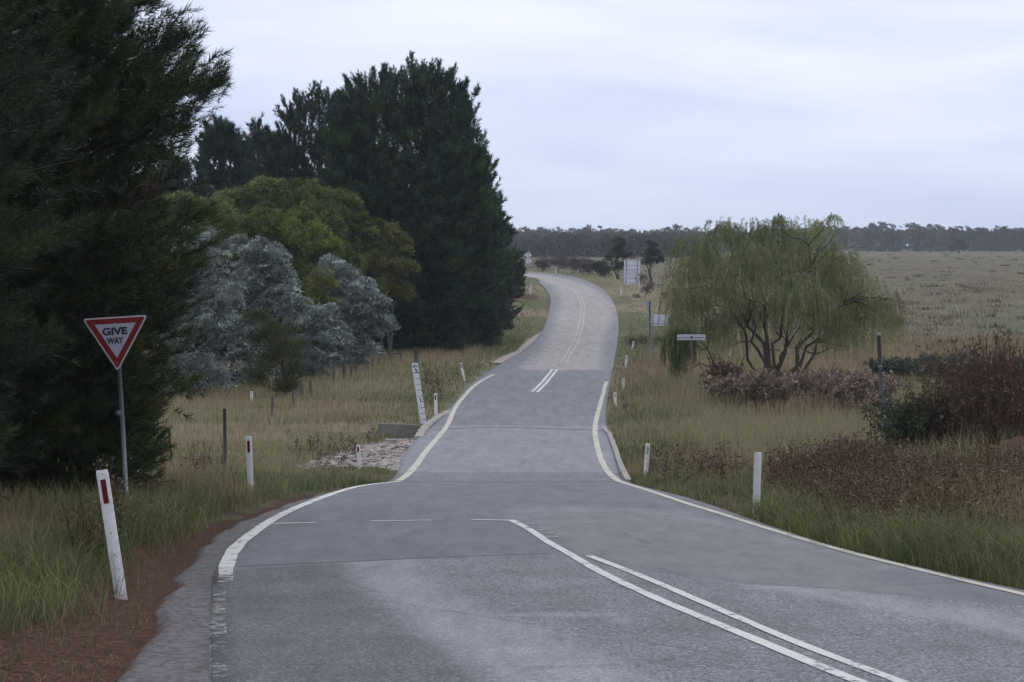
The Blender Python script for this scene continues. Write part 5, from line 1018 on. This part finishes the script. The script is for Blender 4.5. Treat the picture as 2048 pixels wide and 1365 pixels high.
# ------------------------------------------------------------------ fence on the left
FP = [(545, 793, 88), (586, 782, 92), (603, 768, 97), (621, 762, 100), (667, 742, 108), (688, 730, 112), (703, 733, 113.5), (712, 728, 115), (733, 722, 118), (745, 718, 121), (757, 715, 122.5), (768, 713, 125), (778, 711, 126.5)]
fa = np.array(gpt(545, 88)); o = empty('wire_fence', tuple(fa), 'dark wire fence with thin posts in front of the silver trees', 'fence'); tops = []
for (a_, b2_, Y_) in FP:
    t_ = at(a_, b2_, Y_); g_ = float(gz(t_[0], Y_)[0]); b2 = Buf(); base_ = np.array([t_[0] + .02 * rng.standard_normal(), Y_, g_ - .3]); top = np.array([t_[0], Y_, min(t_[2], g_ + 1.25)]); b2.tube(np.array([base_, top]) - fa, .055 if a_ not in (603, 688) else .08, 6); b2.build('fence_post', M_WOOD, o); tops.append((base_ + [0, 0, .3], top))
for k_ in (.35, .62, .9): b2 = Buf(); b2.tube(np.array([q0 + (q1 - q0) * k_ for q0, q1 in tops]) - fa + np.array([0, -.05, 0]), .006, 3); b2.build('wire', M_STEELP, o)
def single_post(name, a0, b0, a1, b1, Y_, r_, mat, lb, cat='post', grp=None):
    t_ = at(a0, b0, Y_); e_ = at(a1, b1, Y_); g_ = float(gz(e_[0], Y_)[0]); bs = np.array([e_[0], Y_, g_]); ob = empty(name, tuple(bs), lb, cat, grp); b2 = Buf(); b2.tube(np.array([[0, 0, -.2], (t_ - bs) * .5 + np.array([.01, 0, 0]), t_ - bs]), [r_, r_, r_ * .9], 8); b2.build('shaft', mat, ob, True)
    b2 = Buf(); b2.tube(np.array([(t_ - bs), (t_ - bs) + [0, 0, .012]]), [r_ * .9, r_ * .5], 8); b2.build('post_top', mat, ob)
    return ob
single_post('stake', 449, 818, 449, 950, 46, .035, M_WOOD, 'single grey weathered stake standing in the left grass')
single_post('stake', 338, 860, 345, 895, 54, .022, M_STEELP, 'short dark steel stake left of the grey weathered one')
single_post('wooden_post', 832, 694, 832, 735, 122, .11, M_WOOD, 'thick dark wooden post behind the depth gauge')
single_post('wooden_post', 1047, 570, 1047, 592, 212, .06, M_WOOD, 'small dark post left of the guide post inside the bend')
gb = np.array(gpt(797, 127)); o = empty('gate_frame', tuple(gb), 'small grey fence end frame left of the thick wooden post', 'fence'); za = at(0, 706, 127)[2] - gb[2]
for x_ in (-.33, .12): b2 = Buf(); b2.tube(np.array([[x_, 0, -.2], [x_, 0, za]]), .05, 6); b2.build('frame_post', M_WOOD, o)
b2 = Buf(); b2.tube(np.array([[-.33, -.06, za - .05], [.12, -.06, za - .05]]), .035, 6); b2.build('top_rail', M_WOOD, o)
b2 = Buf(); zr = at(0, 724, 127)[2] - gb[2]; b2.tube(np.array([[.1, -.1, zr], [2.0, -.1, zr + .02]]), .02, 6); b2.build('long_rail', M_PALE, o)

# ------------------------------------------------------------------ air
m = bpy.data.materials.new('air'); m.use_nodes = True; t = m.node_tree; t.nodes.clear(); oo = t.nodes.new('ShaderNodeOutputMaterial'); pvn = t.nodes.new('ShaderNodeVolumePrincipled')
pvn.inputs['Color'].default_value = (.80, .87, 1, 1); pvn.inputs['Density'].default_value = .00018; pvn.inputs['Anisotropy'].default_value = .2; t.links.new(pvn.outputs[0], oo.inputs['Volume'])
bf = Buf(); bf.box((-900, -60, -9), (900, 1500, 17)); hz = bf.build('haze', m); tag(hz, kind='stuff')
hz['label'] = 'thin pale haze over the whole valley'
